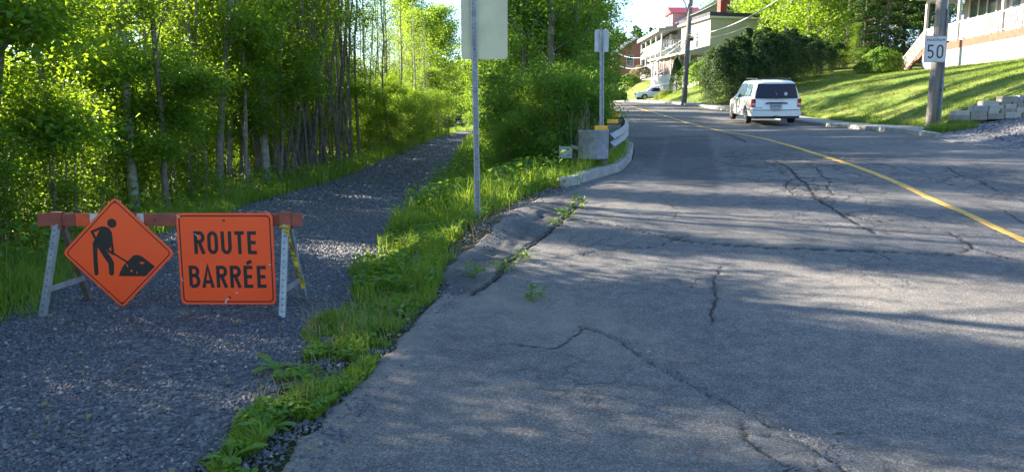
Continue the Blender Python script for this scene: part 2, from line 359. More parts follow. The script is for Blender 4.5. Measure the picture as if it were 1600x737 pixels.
def vnoise(x, y, s=1.0, seed=0):
    x = np.asarray(x, float)/s+seed*17.3; y = np.asarray(y, float)/s+seed*9.1
    xi = np.floor(x); yi = np.floor(y); fx = S(x-xi); fy = S(y-yi)
    def h(a, b): v = np.sin(a*127.1+b*311.7+seed*3.7)*43758.5453; return v-np.floor(v)
    return (h(xi, yi)*(1-fx)+h(xi+1, yi)*fx)*(1-fy)+(h(xi, yi+1)*(1-fx)+h(xi+1, yi+1)*fx)*fy-.5
def H(x, y):
    x = np.asarray(x, float); y = np.asarray(y, float)
    a, b, c, d = xtl(y), xtr(y), xrl(y), xrr(y); T, L, Rr = zt(y), zl(y), zr(y)
    zleft = T-.12*S((a-x)/1.0)-np.clip((a-x-1)*.06, 0, 1.6)
    gap = np.maximum(c-b, .2); t = (x-b)/gap; zmid = T+(L-T)*S(t)
    zroad = L+(Rr-L)*(x-c)/(d-c)
    dd = x-d
    lawnm = S((y-19.15)/.35)
    toe = dtoe(y); g = (1-np.exp(-np.clip(dd-toe, 0, 60)/(8.5-toe)))/(1-math.exp(-12/7.0))
    lawn = Rr+.12*S(dd/.15)*S((y-17)/1)+(zlawn(y)-Rr-.12)*g
    drive = Rr+.155*np.clip(dd-.3, 0, 40)
    zright = drive*(1-lawnm)+lawn*lawnm
    z = np.where(x < a, zleft, np.where(x < b, T, np.where(x < c, zmid, np.where(x < d, zroad, zright))))
    # low mound of broken asphalt beside the signpost
    z = z+.15*np.exp(-(((x+.15)-(y-9.3)*.45)**2/.16+((y-9.3)**2)/1.3))
    return z+.035*vnoise(x, y, .9, 3)*np.where((x < a) | ((x > b) & (x < c)) | (x > d+1.4), 1, 0)
def Hs(x, y): return float(H(x, y))
cp, sp = cos(PITCH), sin(PITCH)
def at(px, py, Y):                                            # a point at distance Y on the line of sight through a photo pixel
    u = (px-800)/F; v = (368.5-py)/F; dy = cp+v*sp; dz = -sp+v*cp
    return Vector((u*Y/dy, Y, CAM_Z+dz*Y/dy))
def gnd(px, py):
    u = (px-800)/F; v = (368.5-py)/F; dy = cp+v*sp; dz = -sp+v*cp
    Y = np.arange(2.0, 120, .02); x = u*Y/dy; z = CAM_Z+dz*Y/dy; h = H(x, Y); i = int(np.argmax(z <= h))
    return float(x[i]), float(Y[i])
def proj(x, y, z):
    dz = z-CAM_Z; D = y*cp-dz*sp; return 800+F*x/D, 368.5-F*(y*sp+dz*cp)/D

def grid_mesh(name, X, Y, Z, smooth=True, skirt=0.0):
    r, c = X.shape; V = np.stack([X, Y, Z], -1).reshape(-1, 3)
    i = np.arange(r*c).reshape(r, c); Fc = np.stack([i[:-1, :-1], i[:-1, 1:], i[1:, 1:], i[1:, :-1]], -1).reshape(-1, 4)
    if skirt:
        edges = [i[:, 0], i[-1, :], i[:, -1][::-1], i[0, :][::-1]]; base = len(V); VV = [V]; FF = [Fc]
        for e in edges:
            ve = V[e].copy(); ve[:, 2] -= skirt; k = base+np.arange(len(e)); VV.append(ve)
            FF.append(np.stack([e[:-1], e[1:], k[1:], k[:-1]], -1)); base += len(e)
        V = np.concatenate(VV); Fc = np.concatenate(FF)
    return np_mesh(name, V, Fc, smooth)
# ground sheet
gx = np.concatenate([-np.geomspace(900, 26, 22), np.arange(-25, 32, .45), np.geomspace(33, 900, 22)])
gy = np.concatenate([-np.geomspace(300, 6, 10), np.arange(-5, 30, .35), np.arange(30, 112, .7), np.geomspace(113, 1500, 26)])
GX, GY = np.meshgrid(gx, gy); GZ = H(GX, GY)-.045
GZ = GZ - .05*np.where((GX > xrl(GY)+.4) & (GX < xrr(GY)-.4), 1, 0)
props(link('ground', grid_mesh('ground', GX, GY, GZ), M['soil']), kind='structure')
def sheet(name, fl, fr, ys, nx, m, off=0.0, skirt=.1):
    t = np.linspace(0, 1, nx)[None, :]; yy = np.asarray(ys)[:, None]
    L_, R_ = fl(yy), fr(yy); X = L_+(R_-L_)*t; Yg = yy+0*t; Z = H(X, Yg)+off
    return props(link(name, grid_mesh(name, X, Yg, Z, skirt=skirt), m), kind='structure')
# road with its cracks, ledges, patches and potholes
def pxline(pts, step=.12, jit=.03, seed=1):
    g = [gnd(*p) for p in pts]; out = []; rr = random.Random(seed)
    for (a, b) in zip(g[:-1], g[1:]):
        n_ = max(1, int(hypot(b[0]-a[0], b[1]-a[1])/step))
        for k in range(n_): t = k/n_; out.append((a[0]+(b[0]-a[0])*t+rr.uniform(-jit, jit), a[1]+(b[1]-a[1])*t+rr.uniform(-jit, jit)))
    out.append(g[-1]); return out
CR = [  # photo pixels, half width, depth
 ([(835, 335), (900, 346), (960, 353), (1080, 378), (1200, 388), (1300, 391), (1400, 394), (1480, 398), (1522, 388), (1500, 372), (1480, 362)], .014, .02),
 ([(915, 512), (960, 525), (1000, 553), (1050, 580), (1100, 612), (1180, 650), (1260, 692), (1345, 745)], .020, .035),
 ([(1125, 418), (1113, 440), (1120, 465), (1110, 485), (1112, 505)], .012, .018),
 ([(1213, 252), (1235, 265), (1245, 278), (1262, 290), (1275, 312), (1300, 326), (1330, 345), (1370, 366)], .02, .02),
 ([(1262, 290), (1290, 292), (1300, 305), (1280, 315)], .014, .014), ([(1235, 265), (1200, 262), (1165, 262), (1110, 250)], .014, .012),
 ([(1213, 252), (1260, 250), (1330, 250), (1400, 262)], .012, .012), ([(1245, 278), (1225, 290), (1240, 305), (1275, 312)], .012, .014),
 ([(1245, 278), (1285, 276), (1300, 285), (1290, 292)], .012, .014), ([(1235, 265), (1275, 262), (1285, 276)], .012, .014),
 ([(1155, 655), (1160, 688), (1195, 712), (1235, 745)], .008, .012), ([(1155, 680), (1210, 684)], .006, .01), ([(1270, 700), (1285, 745)], .006, .01),
 ([(850, 404), (940, 392), (1030, 385), (1075, 367)], .008, .012), ([(1480, 262), (1500, 275), (1530, 283), (1560, 300)], .014, .012),
 ([(1500, 275), (1470, 283), (1450, 280)], .01, .01), ([(1100, 203), (1135, 210), (1165, 222)], .03, .015), ([(1600, 352), (1570, 330), (1540, 322)], .012, .01),
 ([(1522, 388), (1560, 400), (1620, 415)], .012, .014), ([(1030, 305), (1060, 330), (1050, 345)], .006, .008),
 ([(735, 462), (770, 440), (800, 405), (845, 372), (880, 345), (905, 318)], .03, .03), ([(742, 545), (800, 540), (870, 545), (915, 512)], .008, .008)]
segs = []; LINES = []; rcr = random.Random(31)
for i, (pts, hw, dp) in enumerate(CR):
    L_ = pxline(pts, step=.07, jit=.02, seed=i); LINES.append((L_, hw, dp, i))
    if i in (1, 20): continue
    for k in range(max(1, len(L_)//16)):                      # short side branches
        j = rcr.randrange(2, max(3, len(L_)-2)); j = min(j, len(L_)-2); p = L_[j]; q_ = L_[j+1]; a_ = atan2(q_[1]-p[1], q_[0]-p[0])+rcr.choice((-1, 1))*rcr.uniform(.5, 1.4); B_ = [p]
        for m_ in range(rcr.randrange(5, 14)): a_ += rcr.uniform(-.55, .55); B_.append((B_[-1][0]+.06*cos(a_), B_[-1][1]+.06*sin(a_)))
        LINES.append((B_, hw*.5, dp*.5, 100+i))
for (L_, hw, dp, i) in LINES:
    for a, b in zip(L_[:-1], L_[1:]): segs.append((a[0], a[1], b[0], b[1], hw, dp, i))
ry = np.geomspace(1.2, 118, 660); t = np.linspace(0, 1, 430)[None, :]; yy = ry[:, None]
edgew = .09*vnoise(ry*1.0, ry*0, .3, 5)+.08*vnoise(ry, ry*0, .11, 6)+.05*vnoise(ry, ry*0, .045, 7)
Lx = xrl(yy)+edgew[:, None]*S((12-yy)/1); RX = Lx+(xrr(yy)-Lx)*t; RY = yy+0*t
RZ = H(RX, RY)+.004
P = np.stack([RX.ravel(), RY.ravel()], 1); crack = np.zeros(len(P)); dep = np.zeros(len(P))
wob = 1+.9*vnoise(P[:, 0], P[:, 1], .07, 9)
for (x0, y0, x1, y1, hw, dp, ci) in segs:
    m_ = max(.18, hw*3); sel = np.where((P[:, 0] > min(x0, x1)-m_) & (P[:, 0] < max(x0, x1)+m_) & (P[:, 1] > min(y0, y1)-m_) & (P[:, 1] < max(y0, y1)+m_))[0]
    if not len(sel): continue
    q = P[sel]; dx, dy = x1-x0, y1-y0; l2 = dx*dx+dy*dy+1e-9; tt = np.clip(((q[:, 0]-x0)*dx+(q[:, 1]-y0)*dy)/l2, 0, 1)
    dist = np.hypot(q[:, 0]-x0-tt*dx, q[:, 1]-y0-tt*dy); cc = np.clip(1.35-dist/(hw*wob[sel]), 0, 1)
    crack[sel] = np.maximum(crack[sel], cc); dep[sel] = np.maximum(dep[sel], cc*dp)
RZ = RZ-dep.reshape(RZ.shape)
# the far side of the long ledge sits a little lower than the newer apron on its left
led = [gnd(*p) for p in CR[1][0]]; lx = np.array([p[0] for p in led][::-1]); ly = np.array([p[1] for p in led][::-1])
RZ += .018*vnoise(RX, RY, 1.3, 11)*S((RY-2)/3)*S((60-RY)/20)
ledx = np.interp(RY, ly, lx); RZ -= .034*S((RX-ledx)/.03+.5)*S((6.0-RY)/.8)
def blob(pts, soft=.06):                                      # soft mask of a polygon given in photo pixels
    g = np.array([gnd(*p) for p in pts]); x = RX; y = RY; ins = np.zeros(x.shape, bool); dmin = np.full(x.shape, 9.)
    for k in range(len(g)):
        x0, y0 = g[k]; x1, y1 = g[(k+1) % len(g)]
        ins ^= ((y0 > y) != (y1 > y)) & (x < (x1-x0)*(y-y0)/((y1-y0) or 1e-9)+x0)
        l2 = (x1-x0)**2+(y1-y0)**2; tt = np.clip(((x-x0)*(x1-x0)+(y-y0)*(y1-y0))/l2, 0, 1); dmin = np.minimum(dmin, np.hypot(x-x0-tt*(x1-x0), y-y0-tt*(y1-y0)))
    return S(.5+np.where(ins, dmin, -dmin)/soft*.5+.6*vnoise(x, y, .25, 13))
patch = blob([(1045, 212), (1105, 210), (1118, 250), (1128, 300), (1040, 290), (1030, 262)], .1)
patch = np.maximum(patch, .9*blob([(985, 215), (1045, 214), (1035, 262), (1005, 262), (990, 240)], .2))
patch = np.maximum(patch, .8*blob([(640, 450), (760, 385), (800, 340), (860, 312), (905, 300), (900, 322), (845, 372), (790, 420), (735, 462), (700, 466)], .2))
patch = np.maximum(patch, .5*blob([(1130, 230), (1260, 225), (1400, 245), (1330, 262), (1140, 262)], .3))
mound = blob([(640, 450), (760, 385), (800, 340), (860, 312), (905, 300), (900, 322), (845, 372), (790, 420), (735, 462), (700, 466)], .2)
patch = np.maximum(patch, mound); RZ += mound*(.035*vnoise(RX, RY, .22, 61)+.025*vnoise(RX, RY, .09, 62)+.015*vnoise(RX, RY, .04, 63))
dust = blob([(995, 272), (1040, 274), (1045, 282), (1005, 280)], .25)
dust = np.maximum(dust, .8*blob([(690, 480), (760, 440), (870, 470), (990, 520), (900, 540), (780, 520)], .5))
dust = np.maximum(dust, .9*blob([(745, 372), (790, 335), (880, 300), (900, 312), (850, 345), (770, 385)], .3))
dust = np.maximum(dust, .8*np.exp(-((RX-Lx)/.22)**2)*S((12.5-RY)/1))
dust = np.maximum(dust, .35*S((vnoise(RX, RY, 1.1, 21)+.1)*2))
dust = np.maximum(dust, .7*np.exp(-((xrr(RY)-RX)/.4)**2)*S((22-RY)/3))
dust = dust*(1-.75*mound)+.6*mound*S((vnoise(RX, RY, .3, 64)-.1)*5)
craze = np.maximum(blob([(1100, 240), (1330, 235), (1420, 270), (1340, 325), (1230, 325), (1130, 275)], .8), .8*blob([(1400, 255), (1600, 260), (1600, 320), (1450, 300)], .6))
pit = blob([(1000, 272), (1036, 274), (1040, 281), (1006, 280)], .15); RZ -= .03*pit
me = grid_mesh('road', RX, RY, RZ, skirt=.12)
def attr(me, name, a):
    full = np.zeros(len(me.vertices), np.float32); full[:a.size] = a.ravel(); at_ = me.attributes.new(name, 'FLOAT', 'POINT'); at_.data.foreach_set('value', full)
attr(me, 'crack', crack); attr(me, 'patch', patch); attr(me, 'dust', dust); attr(me, 'craze', craze)
props(link('road', me, M['asphalt']), kind='structure')
# the open cracks themselves: narrow dark soil-filled bands of uneven width
cv, cf = [], []; rc = random.Random(12)
for (L_, hw, dp, i) in LINES:
    if i == 1: continue
    b0 = len(cv); m_ = len(L_)
    for k, p in enumerate(L_):
        p0, p1 = L_[max(0, k-2)], L_[min(m_-1, k+2)]; dx, dy = p1[0]-p0[0], p1[1]-p0[1]; l = hypot(dx, dy) or 1; ee = min(1, (k+.3)/5, (m_-k)/5)
        w0 = hw*.50*ee*rc.uniform(.2, 1.4); nx, ny = -dy/l*w0, dx/l*w0
        for s_ in (1, -1): x_, y_ = p[0]+nx*s_, p[1]+ny*s_; cv.append((x_, y_, Hs(x_, y_)+float(.018*vnoise(x_, y_, 1.3, 11)*S((y_-2)/3)*S((60-y_)/20))+.0055))
    cf += [(b0+2*k, b0+2*k+1, b0+2*k+3, b0+2*k+2) for k in range(m_-1) if rc.random() > .10]
props(link('road_cracks', np_mesh('road_cracks', cv, cf), M['crack']), kind='stuff')
# yellow centre line, slightly worn, a sheet just above the road
YC = table([(0, 5.0), (5, 5.45), (8.2, 5.75), (13.5, 6.1), (20, 6.6), (28, 7.05), (35, 7.1), (43, 6.75), (60, 5.7), (85, 4.8)], 2)
ys_ = np.geomspace(5, 75, 420); wv = .012*vnoise(ys_, ys_*0, .3, 8); tx = np.linspace(-1, 1, 5)[None, :]
LX = YC(ys_)[:, None]+wv[:, None]+(.06+.02*(ys_[:, None] > 0)*vnoise(ys_, ys_*0, .2, 31)[:, None])*tx; LY = ys_[:, None]+0*tx
LZ = H(LX, LY)+.018*vnoise(LX, LY, 1.3, 11)*S((LY-2)/3)*S((60-LY)/20)+.010
props(link('centre_line', grid_mesh('centre_line', LX, LY, LZ, skirt=.004), M['line_yellow']), kind='structure')
# the other sheets
pe = lambda y: .22*vnoise(y, 0*y, .8, 41)+.1*vnoise(y, 0*y, .25, 42)
sheet('gravel_path', lambda y: xtl(y)+pe(y)-.1, lambda y: xtr(y)+pe(y+50), np.geomspace(1.2, 128, 300), 30, M['gravel'], -.008, .06)
sheet('sidewalk', lambda y: xrr(y)+.13, lambda y: xrr(y)+1.45, np.arange(17.2, 100, .5), 5, M['concrete'], .006, .1)
sheet('driveway', lambda y: xrr(y)-.05+.12*vnoise(y, 0*y, .5, 3), lambda y: xrr(y)+22, np.arange(8, 19.1, .3), 60, M['gravel_light'], .012, .06)
sheet('lawn', lambda y: xrr(y)+1.45, lambda y: xrr(y)+24, np.arange(19.25, 110, .45), 60, M['lawn'], .0, .05)
sheet('lower_driveway', lambda y: xrr(y)+1.5, lambda y: xrr(y)+13, np.arange(81.5, 88.5, .5), 20, M['gravel_light'], .03, .05)
# kerbs: a real step, cast in lengths
def kerb(name, pts, w_, h_, label, m=M['concrete']):
    # pts: (x, y) of the road-side face; body lies to the left of travel
    p = np.array(pts); n_ = len(p); tg = np.gradient(p, axis=0); tg /= np.hypot(*tg.T)[:, None]; nl = np.stack([-tg[:, 1], tg[:, 0]], 1)
    mb = MB(); prof = [(0, -.12), (.012, h_*.85), (.035, h_), (w_-.03, h_), (w_, h_*.85), (w_, -.12)]
    for i in range(n_):
        z0 = Hs(*p[i]); j = .012*float(vnoise(p[i][0], p[i][1], .4, 77))
        for (o_, z_) in prof: mb.v.append((p[i][0]+nl[i][0]*(o_+j), p[i][1]+nl[i][1]*(o_+j), z0+z_+j))
    k = len(prof)
    for i in range(n_-1):
        for q in range(k-1): mb.f.append((i*k+q, i*k+q+1, (i+1)*k+q+1, (i+1)*k+q))
    mb.f.append(tuple(range(k))); mb.f.append(tuple(reversed(range((n_-1)*k, n_*k))))
    return props(mb.build(name, m), kind='structure')
# left kerb with its rounded nose
kn = [(.80, 12.02), (.93, 12.05), (1.12, 12.28)]+[(float(xrl(y))-.02, y) for y in np.arange(12.6, 48, .3)]
kerb('left_kerb', kn, .2, .15, '')
kerb('right_kerb', [(float(xrr(y))-.02, y) for y in np.arange(98, 17.0, -.4)], .15, .13, '')
# ------------------------------------------------------------------ houses
def wall_window(parent, T, w_, h_, glass='glass', frame='white', mull=0, name='window', hbar=True, fr=.09):
    """T maps (u right, n outward, v up) with the window's lower left corner at 0,0,0"""
    f = MB(); f.box(-fr, 0, -.02, .07, -fr, h_+fr, T); f.box(w_, w_+fr, -.02, .07, -fr, h_+fr, T)
    f.box(0, w_, -.02, .07, -fr, 0, T); f.box(0, w_, -.02, .07, h_, h_+fr, T)
    f.box(-fr-.03, w_+fr+.03, .07, .11, -fr-.03, -fr+.03, T)
    if hbar: f.box(0, w_, -.02, .05, h_*.5-.025, h_*.5+.025, T)
    for k in range(mull): x = w_*(k+1)/(mull+1); f.box(x-.04, x+.04, -.02, .06, 0, h_, T)
    wo_ = f.build(name, M[frame], parent)
    g = MB(); g.box(0, w_, -.02, .02, 0, h_, T); g.build('pane', M[glass], wo_); return wo_
def frameT(o, u, n_):                                          # origin, right vector, outward vector
    u = Vector(u).normalized(); n_ = Vector(n_).normalized(); v = Vector((0, 0, 1))
    return Matrix(((u.x, n_.x, v.x, o[0]), (u.y, n_.y, v.y, o[1]), (u.z, n_.z, v.z, o[2]), (0, 0, 0, 1)))
SIDE = lambda x, z, y=0: frameT((x, y, z), (1, 0, 0), (0, -1, 0))   # on the camera-side wall of a house
FRONT = lambda y, z, x=0: frameT((x, y, z), (0, 1, 0), (-1, 0, 0))  # on the street-side wall
def baluster_run(parent, a, b, h_, step=.13, post=None, name='railing', m='white', bw=.03):
    """rails plus one object per baluster"""
    a = Vector(a); b = Vector(b); r = MB(); up = Vector((0, 0, h_))
    r.bar(a+up, b+up, .07, .06); ro = r.build(name, M[m], parent)
    MB().bar(a+Vector((0, 0, .1)), b+Vector((0, 0, .1)), .05, .05).build('bottom_rail', M[m], ro); n_ = int((b-a).length/step); me = None
    for k in range(1, n_):
        p = a+(b-a)*(k/n_)
        if me is None: q = MB(); q.box(-bw/2, bw/2, -bw/2, bw/2, .11, h_-.03); o = q.build('baluster', M[m], ro); me = o.data; o.location = p
        else: link('baluster', me, None, ro, p)
    return ro
# -- cream house with porch, rotated a little
A = at(1108, 118, 72); zA = 6.25
hA = thing('cream_house', 'two-storey cream and grey-green clapboard house with dark flat roof edge, behind the big cedar', 'house', (A.x, 72, zA), R(13))
MB().box(0, 8.2, .012, 6.2, -1.6, 5.95).build('wall', M['green_siding'], hA)
MB().box(-.04, -.003, -.0, 6.2, -1.6, 5.9).build('front_wall', M['cream_siding'], hA)
q = MB(); q.box(-.35, 8.5, -.3, 6.5, 5.95, 6.12); q.build('eave', M['white'], hA)
q = MB(); q.box(-.25, 8.4, -.2, 6.4, 6.12, 6.5); q.build('roof', M['roof_dark'], hA)
wall_window(hA, SIDE(3.1, 3.9), .95, .8, 'glass_sky'); wall_window(hA, SIDE(6.9, 3.4), .85, 1.5, 'glass')
wall_window(hA, FRONT(2.2, 3.5, -.04), .55, 1.5, 'glass_sky'); wall_window(hA, FRONT(4.6, 3.5, -.04), .55, 1.5, 'glass_sky')
MB().tube([(7.8, -.06, 5.9), (7.8, -.06, 2)], .05, 6).build('downpipe', M['white'], hA)
# porch
MB().box(-2.1, -.045, .1, 9.0, .02, .22).build('porch_floor', M['white'], hA)
MB().box(-2.0, -.05, .2, 8.9, -1.6, .015).build('porch_skirt', M['white_siding'], hA)
q = MB(); q.add([(-2.4, -.2, 2.85), (-.045, -.2, 3.45), (-.045, 9.1, 3.45), (-2.4, 9.1, 2.85), (-2.4, -.2, 2.72), (-.045, -.2, 2.72), (-.045, 9.1, 2.72), (-2.4, 9.1, 2.72)], [(0, 1, 2, 3), (7, 6, 5, 4), (0, 4, 5, 1), (1, 5, 6, 2), (2, 6, 7, 3), (3, 7, 4, 0)]); q.build('porch_roof', M['roof_grey'], hA)
MB().box(-2.45, -2.403, -.2, 9.1, 2.68, 2.86).build('gutter', M['white'], hA)
for y_ in (.25, 2.6, 4.2, 5.8, 7.4, 8.8): MB().box(-2.08, -1.92, y_-.08, y_+.08, .22, 2.7).build('porch_post', M['white'], hA)
for y0, y1 in ((2.7, 4.1), (4.3, 5.7), (5.9, 7.3)):
    MB().box(-2.0, -1.93, y0, y1, 1.1, 2.4).build('patterned_panel', M['curtain'], hA)
MB().box(-2.06, -1.9, 2.68, 8.72, .23, 1.0).build('porch_parapet', M['white_siding'], hA)
d = MB().box(-1.3, -.5, .02-.06, .02-.0, .22, 2.3).build('door', M['white'], hA); MB().box(-1.15, -.65, -.075, -.045, .9, 2.1).build('door_glass', M['glass'], d)
baluster_run(hA, (-1.95, .25, .22), (-1.4, .25, .22), .9)
ch = MB().box(3.4, 4.1, 4.6, 5.3, 6.5, 9.6).build('chimney', M['chimney_red'], hA)
# -- house with gable roof rising behind, with dormer
B2 = at(1113, 100, 97)
hD = thing('gabled_house', 'pale grey house with wine-red roof and pink dormer, rising behind the cream house', 'house', (B2.x, 97, 9.0), R(2))
q = MB(); q.box(-4.5, 4.5, 0, 9, -2, 6.3); q.build('wall', M['grey_siding'], hD)
q = MB(); q.add([(-4.5, -.02, 6.3), (4.5, -.02, 6.3), (.4, -.02, 8.9), (-4.5, .2, 6.3), (4.5, .2, 6.3), (.4, .2, 8.9)], [(0, 1, 2), (5, 4, 3), (0, 3, 4, 1), (1, 4, 5, 2), (2, 5, 3, 0)]); g_ = q.build('gable_wall', M['cream_siding'], hD)
wall_window(hD, SIDE(0.1, 6.6, -.03), .9, .7, 'glass', hbar=False)
for s_, x1 in ((-1, -5.0), (1, 5.0)):
    q = MB(); zE = 6.3-.15
    q.add([(x1, -.5, zE-.05), (.4, -.5, 9.0), (.4, 9.3, 9.0), (x1, 9.3, zE-.05), (x1, -.5, zE+.12), (.4, -.5, 9.18), (.4, 9.3, 9.18), (x1, 9.3, zE+.12)], [(0, 1, 2, 3), (7, 6, 5, 4), (0, 4, 5, 1), (1, 5, 6, 2), (2, 6, 7, 3), (3, 7, 4, 0)]); q.build('roof', M['roof_red'], hD)
    q = MB(); q.bar((x1, -.56, zE+.02), (.4, -.56, 9.08), .2, .08, up=(0, 1, 0)); q.build('bargeboard', M['white'], hD)
c2_ = MB().box(2.2, 3.0, 3, 3.8, 7.4, 10.6).build('chimney', M['chimney_red'], hD)
# pink dormer on the street side
dm = MB().box(-5.3, -2.6, .2, 3.2, 5.9, 7.6).build('dormer', M['pink_siding'], hD)
q = MB(); q.add([(-5.6, -.1, 7.5), (-1.6, -.1, 7.5), (-1.6, 3.5, 7.5), (-5.6, 3.5, 7.5), (-5.6, 1.7, 8.45), (-1.6, 1.7, 8.45)], [(3, 2, 1, 0), (0, 1, 5, 4), (2, 3, 4, 5), (0, 4, 3), (1, 2, 5)]); q.build('dormer_roof', M['roof_red'], dm)
wall_window(dm, FRONT(1.0, 6.2, -5.3), .8, 1.1, 'glass')
MB().box(-6.2, -5.32, .1, 3.3, 5.75, 5.9).build('balcony_floor', M['white'], hD)
baluster_run(hD, (-6.15, .15, 5.9), (-6.15, 3.2, 5.9), .8, .3); baluster_run(hD, (-6.15, .15, 5.9), (-5.35, .15, 5.9), .8, .3)
# -- white house with two storeys of balconies
B = at(1032, 137, 95)
hB = thing('white_house', 'white three-level house with stacked galleries and railings, right of the brick house', 'house', (B.x+2.0, 95, 6.6), R(2))
MB().box(.0, 2.9, 2.6, 12.4, -1.5, 7.3).build('wall', M['grey_siding'], hB)
MB().box(-.0, 2.05, .1, 2.55, -1.5, 2.3).build('base_wall', M['white_siding'], hB)
MB().box(-1.9, -.03, .12, 12.3, -1.5, 2.3).build('base_front', M['white'], hB)
for z_ in (2.34, 5.0): MB().box(-2.1, 2.06, 0, 12.4, z_, z_+.35).build('gallery_floor', M['white'], hB)
q = MB(); q.add([(-2.5, -.4, 7.45), (3.6, -.4, 8.3), (3.6, 12.7, 8.3), (-2.5, 12.7, 7.45), (-2.5, -.4, 7.7), (3.6, -.4, 8.55), (3.6, 12.7, 8.55), (-2.5, 12.7, 7.7)], [(3, 2, 1, 0), (4, 5, 6, 7), (0, 1, 5, 4), (1, 2, 6, 5), (2, 3, 7, 6), (3, 0, 4, 7)]); q.build('roof', M['roof_grey'], hB)
MB().box(-2.56, -2.51, -.4, 12.7, 7.35, 7.75).build('fascia', M['white'], hB)
for z0, z1 in ((2.69, 5.0), (5.35, 7.5)):
    for x_, y_ in ((-2.0, .1), (-2.0, 3.1), (-2.0, 6.1), (-2.0, 9.2), (-2.0, 12.2), (.9, .1)): MB().box(x_-.08, x_+.08, y_-.08, y_+.08, z0, z1).build('gallery_post', M['white'], hB)
    baluster_run(hB, (-2.0, .1, z0), (-2.0, 12.2, z0), 1.0, .35, bw=.08); baluster_run(hB, (-2.0, .1, z0), (2.0, .1, z0), 1.0, .3, bw=.07)
for z_ in (2.9, 5.6):
    MB().box(-.06, -.003, 3.2, 4.1, z_-.1, z_+1.9).build('door', M['white'], hB)
    wall_window(hB, FRONT(5.2, z_+.5, -.003), 1.2, 1.2); wall_window(hB, FRONT(9.0, z_+.5, -.003), 1.2, 1.2); wall_window(hB, SIDE(.5, z_+.4, 2.59), .9, 1.2)
wall_window(hB, FRONT(1.5, .3, -1.9), 1.0, 1.2, hbar=False); wall_window(hB, FRONT(6.5, .3, -1.9), 1.0, 1.2, hbar=False)
# -- brick house
C3 = at(958, 137, 113)
hC = thing('brick_house', 'red brick gabled house with white trim, farthest down the street', 'house', (C3.x, 113, 7.7), R(4))
q = MB(); q.box(0, 6.6, 0, 9, -2.5, 5.3); q.add([(0, 0, 5.3), (6.6, 0, 5.3), (3.3, 0, 7.6), (0, 9, 5.3), (6.6, 9, 5.3), (3.3, 9, 7.6)], [(0, 1, 2), (5, 4, 3), (0, 2, 5, 3), (1, 4, 5, 2)]); q.build('wall', M['brick'], hC)
for a_, b_ in (((-.45, 5.0), (3.3, 7.62)), ((7.05, 5.0), (3.3, 7.62))):
    q = MB(); q.add([(a_[0], -.35, a_[1]), (b_[0], -.35, b_[1]), (b_[0], 9.3, b_[1]), (a_[0], 9.3, a_[1]), (a_[0], -.35, a_[1]+.2), (b_[0], -.35, b_[1]+.2), (b_[0], 9.3, b_[1]+.2), (a_[0], 9.3, a_[1]+.2)], [(0, 1, 2, 3), (7, 6, 5, 4), (0, 4, 5, 1), (1, 5, 6, 2), (2, 6, 7, 3), (3, 7, 4, 0)]); q.build('roof', M['roof_dark'], hC)
    q = MB(); q.bar((a_[0], -.42, a_[1]+.08), (b_[0], -.42, b_[1]+.08), .26, .1, up=(0, 1, 0)); q.build('bargeboard', M['white'], hC)
for x_ in (2.0, 4.4):
    wall_window(hC, SIDE(x_, 3.6), .95, 1.5, 'glass_sky'); wall_window(hC, SIDE(x_-.1, .7), 1.0, 1.6, 'glass_sky')
MB().box(1.6, 7.2, -2.2, -.02, 2.0, 2.2).build('porch_roof', M['white'], hC)
for x_ in (1.8, 3.2, 4.0, 6.8): MB().box(x_-.11, x_+.11, -2.1, -1.9, -1.2, 2.0).build('porch_post', M['white'], hC)
MB().box(-1.4, -.02, 1, 7, 2.4, 2.6).build('side_gallery', M['white'], hC); baluster_run(hC, (-1.35, 1, 2.6), (-1.35, 7, 2.6), .9, .3, bw=.07)
MB().box(-1.4, -.02, 1, 7, 4.4, 4.6).build('side_gallery_roof', M['white'], hC)
# -- house on the lawn, right edge
hE = thing('porch_house', 'beige bungalow with long white-railed porch above the lawn, right edge', 'house', (23, 24, 6.2))
Y0, Y1 = 0, 18.3
MB().box(.07, 1.8, Y0, Y1, -.30, -.0).build('deck', M['orange_deck'], hE)
MB().box(.0, .067, Y0, Y1, -.34, .03).build('deck_fascia', M['orange_deck'], hE)
for k in range(12):
    y0 = Y0+k*(Y1-Y0)/12; MB().box(.02, .10, y0+.012, y0+(Y1-Y0)/12-.012, -2.4, -.345).build('skirt_panel', M['skirt'], hE)
MB().box(.11, 1.8, Y1-.1, Y1, -2.4, -.31).build('end_skirt', M['white'], hE)
MB().box(1.8, 10, Y0, Y1-.6, -2.5, 2.62).build('wall', M['beige_siding'], hE)
q = MB(); q.add([(-.45, Y0, 2.68), (4.5, Y0, 4.6), (4.5, Y1+.6, 4.6), (-.45, Y1+.6, 2.68), (-.45, Y0, 2.82), (4.5, Y0, 4.75), (4.5, Y1+.6, 4.75), (-.45, Y1+.6, 2.82)], [(3, 2, 1, 0), (4, 5, 6, 7), (0, 1, 5, 4), (1, 2, 6, 5), (2, 3, 7, 6), (3, 0, 4, 7)]); q.build('roof', M['roof_grey'], hE)
MB().box(-.3, 1.79, Y0, Y1+.5, 2.64, 2.675).build('porch_ceiling', M['white'], hE)
MB().box(-.6, -.46, Y0, Y1+.6, 2.68, 2.84).build('gutter', M['white'], hE); MB().box(.0, .16, Y0, Y1, 2.42, 2.635).build('beam', M['white'], hE)
MB().box(.165, 1.795, Y1-.12, Y1+.02, 2.42, 2.635).build('end_beam', M['white'], hE)
posts = [Y1-.05, 15.2, 11.7, 9.1, 5.5, 2.0]
for y_ in posts: MB().box(.01, .15, y_-.07, y_+.07, .032, 2.42).build('porch_post', M['white'], hE)
